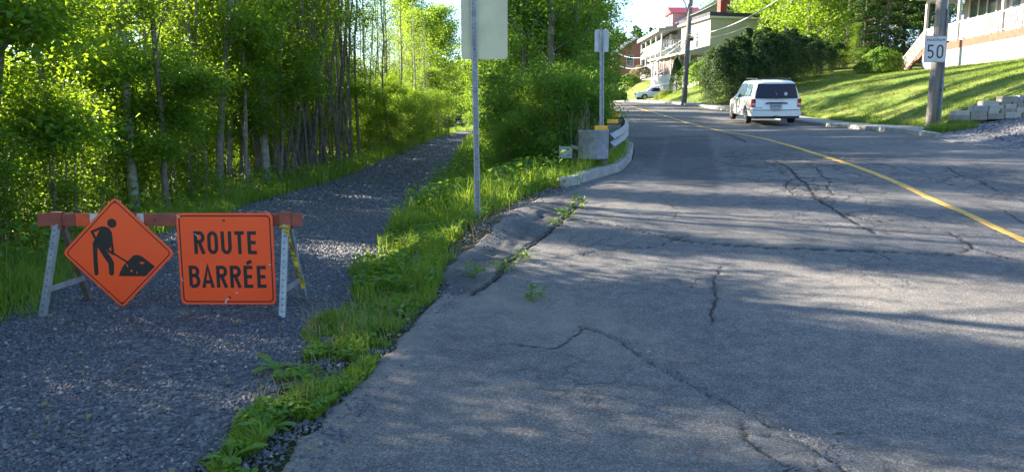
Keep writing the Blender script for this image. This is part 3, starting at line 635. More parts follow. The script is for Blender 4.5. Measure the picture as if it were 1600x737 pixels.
for a_, b_ in zip(posts[:-1], posts[1:]): baluster_run(hE, (.08, b_+.07, .02), (.08, a_-.07, .02), .95, .115)
baluster_run(hE, (.15, Y1-.06, .02), (1.75, Y1-.06, .02), .95, .14)
wall_window(hE, FRONT(14.9, 1.0, 1.8), 2.2, 1.35, 'glass_sky', mull=2, hbar=False, fr=.11)
wall_window(hE, FRONT(5.5, 1.0, 1.8), 2.2, 1.35, 'glass_sky', mull=1, hbar=False)
d = MB().box(1.74, 1.8, 12.8, 13.85, .03, 2.2).build('door', M['white'], hE)
MB().box(1.72, 1.76, 13.05, 13.6, .5, 1.95).build('door_glass', M['glass_sky'], d); MB().box(1.66, 1.74, 13.72, 13.78, 1.0, 1.1).build('handle', M['black_plastic'], d)
MB().box(1.75, 1.79, 11.6, 12.35, 1.75, 2.02).build('number_plaque', M['black_plastic'], hE)
MB().box(1.735, 1.755, 11.75, 12.2, 1.81, 1.96).build('plaque_face', M['white'], hE)
for y_ in (12.5, 14.15):
    q = MB(); q.box(1.62, 1.79, y_-.03, y_+.03, 2.12, 2.16); q.tube([(1.62, y_, 1.72), (1.62, y_, 1.78), (1.62, y_, 2.02), (1.62, y_, 2.16)], [.06, .1, .12, .03], 6); q.build('wall_lantern', M['black_plastic'], hE)
q = MB()
# steps at the far end
n_ = 7
for k in range(n_):
    y_ = Y1+.12+k*.27; z_ = -.17-k*.165
    MB().box(.02, 1.2, y_-.02, y_+.26, z_-.04, z_).build('step', M['orange_deck'], hE)
for x_ in (.05, 1.17):
    q = MB(); q.bar((x_, Y1+.0, -.2), (x_, Y1+n_*.27+.1, -.2-n_*.165-.05), .05, .22); q.build('stringer', M['orange_deck'], hE)
ro = MB().bar((.08, Y1, .97), (.08, Y1+2.05, -.3), .07, .06).build('stair_railing', M['white'], hE); me = None; MB().bar((.08, Y1, .1), (.08, Y1+2.05, -1.15), .05, .05).build('bottom_rail', M['white'], ro)
for k in range(1, 16):
    y_ = Y1+2.05*k/16; z_ = .1-1.25*k/16
    if me is None: o = MB().box(-.015, .015, -.015, .015, 0, .86).build('baluster', M['white'], ro); me = o.data; o.location = (.08, y_, z_)
    else: link('baluster', me, None, ro, (.08, y_, z_))
MB().box(.02, .14, Y1+2.0, Y1+2.12, -1.8, -.25).build('newel_post', M['white'], hE)
# chairs on the porch
def patio_chair(y_, label, rz):
    t = thing('patio_chair', label, 'chair', (24.0, 24+y_, 6.2), rz, 'chairs on the porch')
    MB().box(-.28, .28, -.28, .28, .38, .46).build('seat', M['wicker'], t, bevel=.02)
    q = MB(); q.add([(-.28, .24, .46), (.28, .24, .46), (.3, .42, 1.0), (-.3, .42, 1.0), (-.28, .30, .46), (.28, .30, .46), (.3, .48, 1.0), (-.3, .48, 1.0)], [(0, 1, 2, 3), (7, 6, 5, 4), (0, 4, 5, 1), (1, 5, 6, 2), (2, 6, 7, 3), (3, 7, 4, 0)]); q.build('backrest', M['wicker'], t)
    for x_ in (-.27, .27):
        MB().box(x_-.035, x_+.035, -.27, .3, .62, .67).build('armrest', M['wicker'], t)
        for yy_ in (-.24, .24): MB().box(x_-.025, x_+.025, yy_-.025, yy_+.025, 0, .62 if yy_ < 0 else .38).build('leg', M['wicker'], t)
patio_chair(14.6, 'dark wicker patio chair on the porch, behind the railing nearest the speed limit sign', R(-80))
patio_chair(11.5, 'dark patio chair on the porch, below the house number plaque', R(-100))
patio_chair(10.5, 'dark patio chair on the porch, at the right edge of the photo', R(-85))
# -- concrete stair with pipe handrails up the bank
st = thing('garden_stair', 'concrete stair with grey metal handrails climbing the grass bank beside the cone-shaped cedar', 'stair', (13.6, 58, 0), R(-62))
zb = Hs(13.6, 58)
for k in range(9):
    MB().box(-.6, .6, k*.32, k*.32+.34, zb-.6, zb+.1+k*.16).build('step', M['concrete_step'], st)
for x_ in (-.62, .62):
    hr_ = MB().tube([(x_, -.1, zb+.95), (x_, 2.8, zb+2.4)], .03, 6).build('handrail', M['galv'], st); MB().tube([(x_, -.1, zb+.5), (x_, 2.8, zb+1.95)], .02, 6).build('middle_rail', M['galv'], hr_)
    for k in range(3): MB().tube([(x_, k*1.4, zb-.2+k*.7), (x_, k*1.4, zb+1.0+k*.7)], .03, 6).build('rail_post', M['galv'], hr_)
# ------------------------------------------------------------------ retaining wall of concrete blocks
rw = thing('retaining_wall', 'low stepped retaining wall of rough concrete blocks at the lawn corner by the gravel driveway', 'wall', (0, 0, 0))
rb = random.Random(4); meB = {}
def block(px, Yd, zc, L_=.44, h_=.19, m='block'):
    x_ = at(px, 180, Yd).x
    if L_ not in meB:
        q = MB(); e = .012
        q.add([(0, -.02, e), (L_-.012, .0, e), (L_-.012, .26, e), (0, .26, e), (e, -.01, h_-.012), (L_-.02, .01, h_-.012), (L_-.02, .26, h_-.012), (e, .26, h_-.012)], [(3, 2, 1, 0), (4, 5, 6, 7), (0, 1, 5, 4), (1, 2, 6, 5), (2, 3, 7, 6), (3, 0, 4, 7)]); me_ = bpy.data.meshes.new('block'); me_.from_pydata(q.v, [], q.f); meB[L_] = me_
    me_ = meB[L_] if m == 'block' else meB[L_].copy()
    if m != 'block': me_.materials.clear(); me_.materials.append(M[m])
    o = link('block', me_, M[m], rw, (x_, Yd, zc)); o.rotation_euler = (0, 0, R(rb.uniform(-3, 3)-3)); b_ = o.modifiers.new('bevel', 'BEVEL'); b_.width = .015; b_.segments = 1; return o
Yw = 19.05
z_of = lambda py, Y: at(1540, py, Y).z
for c, (px0, n_, py, m0) in enumerate([(1489, 3, 190, None), (1492, 4, 183.5, 'block_pale'), (1520, 5, 176, 'block_blue'), (1534, 6, 168.5, 'block_pale'), (1562, 5, 161, None)]):
    px = px0
    for k in range(n_ + 3):
        L_ = rb.choice((.40, .44, .30)) if c > 0 else .44
        mm = m0 if (k == 0 and m0) else ('block' if rb.random() < .8 else 'block_pale'); mm = 'block_blue' if (c == 4 and k == 1) else mm
        block(px, Yw+c*.035, z_of(py, Yw+c*.035)-.0+.012*k*1.6, L_, .185, mm); px += L_*F/(Yw*1.0)+.6
# ------------------------------------------------------------------ utility poles, lamp arm, wires
def upole(name, label, x, y, r0, r1, h_, lean, parts=()):
    z = Hs(x, y); t = thing(name, label, 'utility pole', (x, y, z))
    pts = [(lean[0]*k/10*h_, lean[1]*k/10*h_, -.4+(h_+.4)*k/10) for k in range(11)]
    MB().tube(pts, [r0+(r1-r0)*k/10 for k in range(11)], 16).build('shaft', M['pole'], t, smooth=True); return t, z
xR, yR = gnd(1455, 198)
tR, zR = upole('utility_pole', 'thick weathered wooden utility pole on the lawn carrying the speed limit sign', xR, yR, .155, .105, 10.5, (.004, 0))
MB().bar((.135, -.17, -.1), (.14, -.13, 3.2), .045, .04).build('conduit', M['galv_dull'], tR)
MB().tube([(.155, -.06, -.1), (.15, -.05, 9.5)], .018, 8).build('ground_wire_cover', M['wire_light'], tR)
for z_ in (1.0, 2.3, 3.6, 5): MB().box(.12, .24, -.14, -.02, z_, z_+.05).build('strap', M['bolt'], tR)
xL, yL = gnd(1068, 163.5); 
tL, zL_ = upole('utility_pole', 'slim wooden utility pole with street lamp arm in front of the cream house', xL, yL, .17, .12, 9.6, (.035, 0))
def pL(z_): return Vector((xL+.035*(z_-zL_), yL, z_))
pz = at(1079, 55, yL).z
q = MB(); la = at(1079, 26, yL).z-zL_; bx = .035*la
q.tube([(bx-.1, 0, la), (bx-.25, 0, la+.7), (bx-.7, -.1, la+1.35), (bx-1.5, -.2, la+1.7), (bx-2.1, -.3, la+1.75)], .04, 8); ar = q.build('lamp_arm', M['galv'], tL, smooth=True)
MB().tube([(bx-2.0, -.3, la+1.72), (bx-2.2, -.32, la+1.75), (bx-2.6, -.36, la+1.74), (bx-2.75, -.38, la+1.72)], [.06, .14, .13, .04], 10).build('lamp_head', M['galv_dull'], ar, smooth=True)
q = MB(); q.tube([(bx+.15, -.12, pz-zL_-.35), (bx+.15, -.12, pz-zL_-.1)], .12, 10); q.build('splice_box', M['black_plastic'], tL)
MB().tube([(bx-.05, -.2, pz-zL_), (bx+.1, -.2, pz-zL_+.0)], .07, 8).build('insulator', M['black_plastic'], tL)
# street name style small strap
def wire(name, label, a, b, sag, r, m='wire', group=None):
    a = Vector(a); b = Vector(b); pts = [a+(b-a)*k/24-Vector((0, 0, sag*4*(k/24)*(1-k/24))) for k in range(25)]
    return props(MB().tube(pts, r, 5).build(name, M[m], smooth=True), label, 'cable', group)
top = Vector((xR+.1, yR, zR+8.2))
wire('cable', 'thick pale overhead cable rising to the right from the slim pole', pL(pz), top+Vector((0, 0, -.6)), 1.25, .028, 'wire_light')
wire('cable', 'second overhead cable close beneath the thick pale one', pL(pz-.12), top+Vector((0, 0, -.85)), 1.5, .014)
wire('cable', 'thin overhead wire above the cream house roof, upper of two', pL(pz+1.55), top+Vector((0, 0, 1.7)), .9, .014, 'wire_light')
wire('cable', 'thin overhead wire above the cream house roof, lower of two', pL(pz+1.1), top+Vector((0, 0, 1.1)), .95, .014, 'wire_light')
far = at(952, 78, 88)
wire('cable', 'pale sagging cable crossing in front of the brick house, upper of two', pL(pz-.05), far+Vector((0, 0, .4)), 1.3, .03, 'wire_light')
wire('cable', 'pale sagging cable crossing in front of the brick house, lower of two', pL(pz-.15), far+Vector((0, 0, -.9)), 1.5, .03, 'wire_light')
wire('cable', 'dark cable sagging from the slim pole towards the white house', pL(pz-.1), at(1012, 100, 94), 1.6, .035)
fp = thing('utility_pole', 'thin far utility pole half hidden by leaves left of the brick house', 'utility pole', (far.x-.3, 88, Hs(far.x-.3, 88)))
MB().tube([(0, 0, -.5), (0, 0, far.z-Hs(far.x-.3, 88)+1.5)], [.15, .1], 10).build('shaft', M['pole'], fp); MB().box(-.9, .9, -.06, .06, far.z-Hs(far.x-.3, 88)+.4, far.z-Hs(far.x-.3, 88)+.55).build('crossarm', M['pole'], fp)

# ------------------------------------------------------------------ lettering: strokes laid flat on a panel
def arc(cx, cz, rx, rz, a0, a1, n_=8): return [(cx+rx*cos(R(a0+(a1-a0)*k/n_)), cz+rz*sin(R(a0+(a1-a0)*k/n_))) for k in range(n_+1)]
def glyph(ch):                                              # strokes in a box of width ~.5, height 1 (stroke centres)
    w_ = .40; m_ = .07
    G = {'E': ([[(w_, m_), (m_, m_), (m_, 1-m_), (w_, 1-m_)], [(m_, .51), (w_*.92, .51)]], w_+.04),
     'T': ([[(0, 1-m_), (w_+.04, 1-m_)], [(w_/2+.02, 1-m_), (w_/2+.02, 0)]], w_+.04),
     'R': ([[(m_, 0), (m_, 1-m_)]+arc(.26, .74, .15, .19, 90, -90)+[(m_, .55)], [(.22, .55), (.42, 0)]], .46),
     'B': ([[(m_, m_), (m_, 1-m_)]+arc(.24, .745, .15, .185, 90, -90)+[(m_, .56)], [(.2, .56)]+arc(.24, .31, .17, .24, 90, -90)+[(m_, m_)]], .45),
     'O': ([arc(.235, .72, .165, .21, 0, 180)+arc(.235, .28, .165, .21, 180, 360)+[(.40, .72)]], .47),
     '0': ([arc(.25, .68, .18, .25, 0, 180, 10)+arc(.25, .32, .18, .25, 180, 360, 10)+[(.43, .68)]], .5),
     'U': ([[(m_, 1), (m_, .28)]+arc(.235, .28, .165, .21, 180, 360)+[(.40, 1)]], .47),
     'A': ([[(.03, 0), (.235, .97), (.44, 0)], [(.09, .27), (.38, .27)]], .47),
     'M': ([[(m_, 0), (m_, .97), (.29, .35), (.51, .97), (.51, 0)]], .58),
     'X': ([[(.03, 0), (.42, 1)], [(.42, 0), (.03, 1)]], .45), 'I': ([[(m_, 0), (m_, 1)]], .14),
     '5': ([[(.43, .93), (.10, .93), (.09, .55)]+arc(.24, .32, .185, .25, 120, -140, 12)], .5),
     '1': ([[(.05, .8), (.2, .95), (.2, 0)]], .3)}
    if ch == 'É': s, w2 = G['E']; return s+[[(.15, 1.10), (.36, 1.23)]], w2
    if ch == 'Í': s, w2 = G['I']; return s+[[(.04, 1.2), (.14, 1.28)]], w2
    return G[ch]
def ribbon(mb, pts, wd, fn, y_):
    pts = [p for i, p in enumerate(pts) if i == 0 or hypot(p[0]-pts[i-1][0], p[1]-pts[i-1][1]) > wd*.08]
    n_ = len(pts); off = []
    for i, p in enumerate(pts):
        d0 = np.array(p)-np.array(pts[i-1]) if i > 0 else None; d1 = np.array(pts[i+1])-np.array(p) if i < n_-1 else None
        d0 = d1 if d0 is None else d0; d1 = d0 if d1 is None else d1
        d0 = d0/np.hypot(*d0); d1 = d1/np.hypot(*d1); n0 = np.array((-d0[1], d0[0])); n1 = np.array((-d1[1], d1[0])); m_ = n0+n1; l = np.hypot(*m_)
        m_ = m_/l if l > .2 else n0; off.append(m_/max(.45, m_.dot(n0)))
    b = len(mb.v)
    for p, o in zip(pts, off): mb.v.append(fn(p[0]+o[0]*wd/2, p[1]+o[1]*wd/2, y_)); mb.v.append(fn(p[0]-o[0]*wd/2, p[1]-o[1]*wd/2, y_))
    for i in range(n_-1): mb.f.append((b+2*i, b+2*i+1, b+2*i+3, b+2*i+2))
def text(parent, word, x0, x1, z0, z1, wd, yf, m='black', name='letter'):
    """word stretched into the box x0..x1, z0..z1 on the plane y = yf, each letter its own mesh"""
    gs = [glyph(c) for c in word]; gap = .15; tot = sum(g[1] for g in gs)+gap*(len(gs)-1); sx = (x1-x0)/tot; sz = z1-z0; x = 0
    for g, c in zip(gs, word):
        mb = MB()
        for k, s_ in enumerate(g[0]):
            # strokes are scaled first so that the line width stays even
            pts = [(x0+(x+u)*sx, z0+v*sz) for u, v in s_]; ribbon(mb, pts, wd, lambda a, b_, y__: (a, y__, b_), yf-.0003*k)
        mb.build(name, M[m], parent); x += g[1]+gap
def rrect(x0, x1, z0, z1, r, n_=5):
    o = []
    for cx, cz, a in ((x1-r, z1-r, 0), (x0+r, z1-r, 90), (x0+r, z0+r, 180), (x1-r, z0+r, 270)): o += [(cx+r*cos(R(a+90*k/n_)), cz+r*sin(R(a+90*k/n_))) for k in range(n_+1)]
    return o
def ring(mb, outer, inner, fn, y_):
    n_ = len(outer); b = len(mb.v); mb.v += [fn(u, v, y_) for u, v in outer]+[fn(u, v, y_) for u, v in inner]
    for i in range(n_): j = (i+1) % n_; mb.f.append((b+i, b+j, b+n_+j, b+n_+i))
XZ = lambda u, v, t_: (u, t_, v)
# ------------------------------------------------------------------ barricade and its two signs
zB = Hs(-2.6, 6.4)
bar = thing('barricade', 'red painted sawhorse barricade on steel A-frame legs across the gravel path', 'barricade', (0, 6.47, 0), 0)
aL, aR = at(60, 343, 6.47), at(472, 344, 6.47); zt_ = aL.z+.056; zb_ = aL.z-.056
MB().box(aL.x, aR.x, -.02, .02, zb_, zt_).build('beam', M['red_wood'], bar, bevel=.004)
def patch_(x0p, x1p, m, n_): a = at(x0p, 343, 6.45).x; b = at(x1p, 343, 6.45).x; q = MB(); q.box(a, b, -.0225, -.0202, zb_+.001, zt_-.001); q.build(n_, M[m], bar)
patch_(119, 139.5, 'red_tape', 'reflective_patch'); patch_(140.5, 158, 'white_tape', 'worn_patch'); patch_(214, 224.5, 'white_tape', 'worn_patch')
for px in (241, 437.5):
    a = at(px, 343, 6.44); MB().tube([(a.x, -.026, a.z), (a.x, -.0205, a.z)], .012, 10).build('bolt', M['bolt'], bar)
def leg(x, spx):
    h0 = zb_+.04; gz0 = Hs(x, 6.2); gz1 = Hs(x, 6.85)
    MB().box(x-.05, x+.05, -.034, -.0235, zb_-.03, zt_+.006).build('clamp_plate', M['red_wood'], bar)
    MB().box(x-.05, x+.05, .021, .03, zb_-.03, zt_+.006).build('clamp_plate', M['red_wood'], bar)
    MB().box(x-.05, x+.05, -.034, .03, zt_+.0065, zt_+.012).build('clamp_top', M['red_wood'], bar)
    def ch(a, b, nm, holes=True):                            # perforated channel leg
        a = Vector(a); b = Vector(b); q = MB(); q.bar(a, b, .05, .005)
        for s_ in (-1, 1):
            o_ = Vector((s_*.026, .014, 0)); q.bar(a+o_, b+o_, .004, .03)
        L_ = q.build(nm, M['galv'] if holes else M['bark_dark'], bar)
        if holes:
            hb = MB(); nrm = Vector((0, -1, 0)); d_ = (b-a)
            for k in range(1, 15):
                p = a+d_*(k/15)+Vector((0, -.0045, 0)); hb.tube([p, p+Vector((0, -.0012, 0))], .006, 8)
            hb.build('hole_row', M['black'], L_)
        return L_
    f0, f1 = (x, -.03, zb_+.02), (x-.045 if x < -3 else x+.01, -.27, gz0-.01)
    ch(f0, f1, 'leg'); b0, b1 = (x+.01, .035, zb_+.02), (x+.0 if x < -3 else x+.03, .38, gz1-.01)
    q = MB(); q.bar(b0, b1, .045, .045); q.build('leg', M['bark_dark'] if x < -3 else M['galv_dull'], bar)
    t_ = .70; p0 = Vector(f0).lerp(Vector(f1), t_); p1 = Vector(b0).lerp(Vector(b1), t_); q = MB(); q.bar(p0+Vector((.03, 0, 0)), p1+Vector((.03, 0, 0)), .006, .05); q.build('brace', M['galv'], bar)
leg(at(90, 343, 6.47).x+.0, 0); leg(at(447, 343, 6.47).x, 0)
# diamond sign
dc = at(185.5, 395, 6.405); hd = .497
dz_ = thing('roadworks_sign', 'orange diamond sign with black digging worker pictogram, on the barricade', 'sign', (dc.x, 6.405, dc.z))
sq = rrect(-hd*.7071, hd*.7071, -hd*.7071, hd*.7071, .045); rot45 = lambda u, v, t_: ((u-v)*.7071, t_, (u+v)*.7071)
MB().prism(sq, -.002, .002, rot45).build('panel', M['orange'], dz_)
s1 = hd*.7071; q = MB(); ring(q, rrect(-s1+.021, s1-.021, -s1+.021, s1-.021, .035), rrect(-s1+.030, s1-.030, -s1+.030, s1-.030, .028), rot45, -.0028); q.build('border', M['black'], dz_)
kx = .497/290; cc = lambda x, y: ((x-517)*kx, -(y-350)*kx)
def flat(parent, name, polys, ribbons, m, y_=-.0029):
    mb = MB()
    for i, p in enumerate(polys):
        b = len(mb.v); pts = [cc(*a) for a in p]; mb.v += [(u, y_-.0002*i, v) for u, v in pts]; mb.f.append(tuple(range(b, b+len(pts))))
    for i, (p, wd) in enumerate(ribbons): ribbon(mb, [cc(*a) for a in p], wd*kx, XZ, y_-.0002*(i+len(polys)))
    return mb.build(name, M[m], parent)
flat(dz_, 'pictogram', [[(494+24*cos(R(a)), 196+24*sin(R(a))) for a in range(0, 360, 20)],
    [(440, 211), (462, 213), (480, 222), (488, 240), (486, 290), (478, 322), (462, 334), (430, 330), (398, 318), (388, 300), (396, 284), (412, 262), (426, 234)],
    [(388, 298), (412, 305), (407, 380), (406, 456), (400, 466), (390, 467), (384, 458), (385, 380)],
    [(412, 320), (446, 322), (474, 366), (490, 398), (488, 430), (486, 458), (478, 467), (466, 466), (460, 456), (462, 408), (440, 372)]],
    [([(446, 216), (389, 240), (406, 278)], 13), ([(484, 240), (489, 352)], 13), ([(462, 336), (492, 356)], 13)], 'black')
flat(dz_, 'shovel', [], [([(452, 326), (560, 398)], 9)], 'black', -.0045)
flat(dz_, 'earth_pile', [[(510, 470), (520, 445), (540, 412), (558, 396), (580, 374), (596, 360), (620, 360), (640, 370), (700, 420), (674, 444), (648, 471)]], [], 'black', -.0049)
flat(dz_, 'chipped_paint', [[(620, 400), (634, 396), (650, 400), (634, 408)], [(572, 440), (580, 436), (584, 446), (576, 450)], [(552, 412), (560, 408), (562, 424)], [(600, 450), (610, 446), (606, 458)], [(476, 110), (486, 102), (480, 118)]], [([(560, 388), (575, 377)], 3)], 'orange', -.0056)
for v_ in (-hd+.045, hd-.045): MB().tube([(0, -.0025, v_), (0, -.008, v_)], .012, 10).build('bolt', M['bolt'], dz_)
# square sign
sc_ = at(354, 404.5, 6.405); hw_, hh_ = .424, .408
sg = thing('road_closed_sign', 'orange square sign reading ROUTE BARRÉE, hung on the barricade', 'sign', (sc_.x, 6.405, sc_.z), R(-.6))
MB().prism(rrect(-hw_, hw_, -hh_, hh_, .045), -.002, .002, XZ).build('panel', M['orange'], sg)
q = MB(); ring(q, rrect(-hw_+.020, hw_-.020, -hh_+.020, hh_-.020, .04), rrect(-hw_+.031, hw_-.031, -hh_+.031, hh_-.031, .032), XZ, -.0028); q.build('border', M['black'], sg)
k_ = .424*2/505; fx = lambda x: (x-1080)*k_; fz = lambda y: -(y-381)*k_
text(sg, 'ROUTE', fx(915), fx(1247), fz(354), fz(234), .031, -.0030); text(sg, 'BARRÉE', fx(878), fx(1290), fz(534), fz(417), .031, -.0030)
for x, y in ((1077, 177), (1086, 586)): MB().tube([(fx(x), -.0025, fz(y)), (fx(x), -.008, fz(y))], .011, 10).build('bolt', M['bolt'], sg)
q = MB(); ribbon(q, [(fx(1060), fz(620)), (fx(1068), fz(602)), (fx(1084), fz(588))], .012, XZ, -.0036); ribbon(q, [(fx(832), fz(148)), (fx(850), fz(164))], .008, XZ, -.0037); ribbon(q, [(fx(920), fz(246)), (fx(938), fz(262))], .006, XZ, -.0045)
ribbon(q, [(fx(1302), fz(408)), (fx(1312), fz(412))], .010, XZ, -.0037); ribbon(q, [(fx(1118), fz(560)), (fx(1132), fz(562))], .008, XZ, -.0037); ribbon(q, [(fx(836), fz(480)), (fx(842), fz(500))], .006, XZ, -.0036); q.build('scratch', M['scratch'], sg)
# caution tape tied to the right leg
xr_ = at(447, 343, 6.47).x; rt = random.Random(3)
tp = thing('caution_tape', 'yellow and black caution tape wound down the right leg of the barricade', 'tape', (xr_, 6.45, zb_))
q = MB(); nn = 16; P0 = Vector((0.012, -.05, -.0)); P1 = Vector((.105, .10, -.58)); wd = .019; pv = []
for k in range(nn+1):
    p = P0.lerp(P1, k/nn)+Vector((rt.uniform(-.006, .006), rt.uniform(-.008, .008), 0)); a = .6*sin(k*.9); dv = Vector((cos(a)*wd, sin(a)*wd, .006)); pv += [p-dv, p+dv]
q.add(pv, [(2*i, 2*i+1, 2*i+3, 2*i+2) for i in range(nn)]); q.build('strip', M['yellow_tape'], tp)
q = MB()
for k in range(1, nn):
    p = (pv[2*k]+pv[2*k+1])/2; p2 = (pv[2*k+2]+pv[2*k+3])/2 if k < nn else p
    if k % 3: a_ = p+(pv[2*k]-p)*.7; b_ = p2+(pv[2*k+3]-p2)*.6; q.bar(a_+Vector((0, -.004, 0)), b_+Vector((0, -.004, 0)), .013, .002)
props(q.build('print', M['black'], tp), kind='stuff')
q = MB(); q.tube([(-.03, -.055, .0), (.0, -.07, .012), (.04, -.05, -.012)], .012, 6); q.tube([(.01, -.06, .0), (.055, -.07, .02), (.04, -.06, -.05)], .007, 6); q.build('knot', M['yellow_tape'], tp)

# ------------------------------------------------------------------ sign posts
def upost(parent, z0, z1, lean, w_=.075, holes=True, step=.025*2):
    q = MB(); L_ = z1-z0
    def T(x, y, z): return (x+lean*(z-z0), y, z)
    prof = [(-.5, .012), (-.5, .0), (-.28, 0), (-.2, .32), (.2, .32), (.28, 0), (.5, 0), (.5, .012), (.3, .06), (.22, .38), (-.22, .38), (-.3, .06)]
    n_ = len(prof); q.v = [T(a*w_, b*w_, z0) for a, b in prof]+[T(a*w_, b*w_, z1) for a, b in prof]
    q.f = [(i, (i+1) % n_, (i+1) % n_+n_, i+n_) for i in range(n_)]+[tuple(reversed(range(n_))), tuple(range(n_, 2*n_))]
    po = q.build('post', M['galv'], parent)
    if holes:
        h = MB(); z = z0+.06
        while z < z1-.02: h.tube([T(0, .32*w_-.0014, z), T(0, .32*w_-.0004, z)], .0065, 6); z += step
        h.build('hole_row', M['black'], po)
x1_, y1_ = gnd(747, 351); z1_ = Hs(x1_, y1_)
sp1 = thing('sign_post', 'tall perforated steel post with big blank sign back on the grass strip, nearest the camera', 'sign post', (x1_, y1_, z1_))
topz = 3.75; upost(sp1, -.3, topz, -.012)
b_ = at(757, 93, y1_+.05); ww = 69.5*(y1_*1.0)/F/2*1.02; cxp = b_.x-x1_
MB().prism(rrect(cxp-ww, cxp+ww, b_.z-z1_, b_.z-z1_+1.0, .045), .045, .049, XZ).build('sign_plate', M['signback'], sp1)
for z_ in (b_.z-z1_+.12, b_.z-z1_+.86): MB().tube([(-.012*z_, .02, z_), (-.012*z_, .0, z_)], .01, 8).build('bolt', M['bolt'], sp1)
x2_, Y2 = at(941, 215, 14.9).x, 14.9; z2_ = Hs(x2_, Y2)
sp2 = thing('sign_post', 'thin steel post with small grey sign back, standing behind the guardrail', 'sign post', (x2_, Y2, z2_))
tz = at(938, 47, Y2).z-z2_; upost(sp2, -.3, tz, -.014, .085)
bx0 = -.014*tz; MB().prism(rrect(bx0-.14, bx0+.14, tz-.42, tz+.01, .03), .045, .049, XZ).build('sign_plate', M['signback_grey'], sp2)
# speed limit sign on the right pole
s5 = at(1461.5, 77, yR-.27); S50 = thing('speed_limit_sign', 'white rectangular sign reading MAXIMUM 50, fixed to the thick utility pole', 'sign', (s5.x, yR-.27, s5.z), R(0))
w5, h5 = 33*yR/F/2, 39*yR/F/2
MB().prism(rrect(-w5, w5, -h5, h5, .03), -.002, .002, XZ).build('panel', M['sign_white'], S50)
q = MB(); ring(q, rrect(-w5+.004, w5-.004, -h5+.004, h5-.004, .026), rrect(-w5+.014, w5-.014, -h5+.014, h5-.014, .02), XZ, -.0028); q.build('border', M['black'], S50)
text(S50, 'MAXIMUM', -w5+.055, w5-.055, h5-.145, h5-.08, .016, -.0032); text(S50, '50', -w5+.075, w5-.07, -h5+.10, h5-.235, .046, -.0032, name='digit')
MB().box(-.03, .03, .004, .11, -h5*.8, h5*.8).build('bracket', M['galv'], S50)
for v in (h5-.04, -h5+.04): MB().tube([(0, -.0025, v), (0, -.008, v)], .01, 8).build('bolt', M['bolt'], S50)

# ------------------------------------------------------------------ guardrail
gr = thing('guardrail', 'galvanised guardrail with rounded end shoe and yellow reflectors along the left kerb', 'guardrail', (0, 0, 0))
def sweep(path, prof, name, m, smooth=True):
    p = np.array(path, float); tg = np.gradient(p[:, :2], axis=0); tg /= np.hypot(*tg.T)[:, None]; nl = np.stack([tg[:, 1], -tg[:, 0]], 1); q = MB(); k = len(prof)
    for i in range(len(p)):
        for (o_, z_) in prof: q.v.append((p[i][0]+nl[i][0]*o_, p[i][1]+nl[i][1]*o_, p[i][2]+z_))
    for i in range(len(p)-1):
        for c in range(k-1): q.f.append((i*k+c, i*k+c+1, (i+1)*k+c+1, (i+1)*k+c))
    o = q.build(name, M[m], gr, smooth); s_ = o.modifiers.new('thick', 'SOLIDIFY'); s_.thickness = .006; return o
W = [(.0, 0), (.012, .012), (.02, .03), (.075, .07), (.08, .085), (.075, .10), (.02, .14), (.012, .155), (.02, .17), (.075, .21), (.08, .225), (.075, .24), (.02, .28), (.012, .298), (0, .31)]
gpath = [(1.78, 13.55), (1.98, 14.2), (2.2, 15.0), (2.42, 16), (2.58, 17), (2.70, 18), (2.80, 19.2), (2.88, 20.5), (2.92, 22), (2.95, 24), (2.95, 26), (2.9, 29), (2.8, 32), (2.6, 36)]
def zg(x, y): return float(zl(y))+.42
sweep([(x, y, zg(x, y)) for x, y in gpath], W, 'w_beam', 'galv')
# rounded end shoe: a plain wide band wrapped round a half circle
zs = float(zl(13.5))+.30; shoe = []
e0 = at(905, 240, 13.45); e1 = at(951, 240, 13.45)
cxs = (e0.x+e1.x)/2; rs = (e1.x-e0.x)/2
for k in range(15): a = R(-35+k*(250/14)); shoe.append((cxs+rs*1.0*cos(-a+R(0)), 13.62-rs*.85*sin(a+R(0))))
sh = [(cxs+rs*cos(R(t_)), 13.55+rs*1.35*sin(R(t_)), zs) for t_ in np.linspace(-205, 20, 18)]
prof = [(0, -.02), (.006, .0), (0, .02), (0, .2), (.0, .46), (.006, .48), (0, .5)]
sweep(sh, prof, 'end_shoe', 'galv_dull')
MB().box(e0.x-.34, e0.x-.1, 13.72, 13.75, zs-.02, zs+.2).build('end_plate', M['galv'], gr, bevel=.01)
MB().tube([(e0.x-.34, 13.70, zs-.05), (e0.x-.34, 13.70, zs+.22)], .012, 6).build('end_plate_edge', M['galv'], gr)
q = MB(); q.bar((e0.x-.12, 13.72, zs+.2), (e0.x+.06, 13.6, zs+.16), .012, .06); q.build('strap', M['galv'], gr)
def rail_post(x, y, hh=.82):
    z = Hs(x, y); po = MB().box(x-.30, x-.13, y-.09, y+.09, z-.3, z+hh).build('post', M['wood_post'], gr, bevel=.008)
    MB().box(x-.128, x-.02, y-.07, y+.07, z+.38, z+.74).build('block', M['wood_post'], po, bevel=.006); return z+hh
for (x, y) in [(1.86, 13.95), (2.3, 15.7), (2.63, 17.6), (2.83, 19.5), (2.93, 21.6), (2.95, 23.7), (2.94, 26), (2.88, 28.6), (2.78, 31)]:
    z = rail_post(x, y); MB().box(x-.32, x-.08, y-.13, y-.093, z-.045, z+.04).build('reflector', M['refl_yellow'], gr, bevel=.004)
MB().box(1.58, 1.75, 13.55, 13.72, float(zl(13.5))-.3, zs+.06).build('post', M['wood_post'], gr)
r1 = at(930, 203, 13.45); r2 = at(952, 203, 13.45)
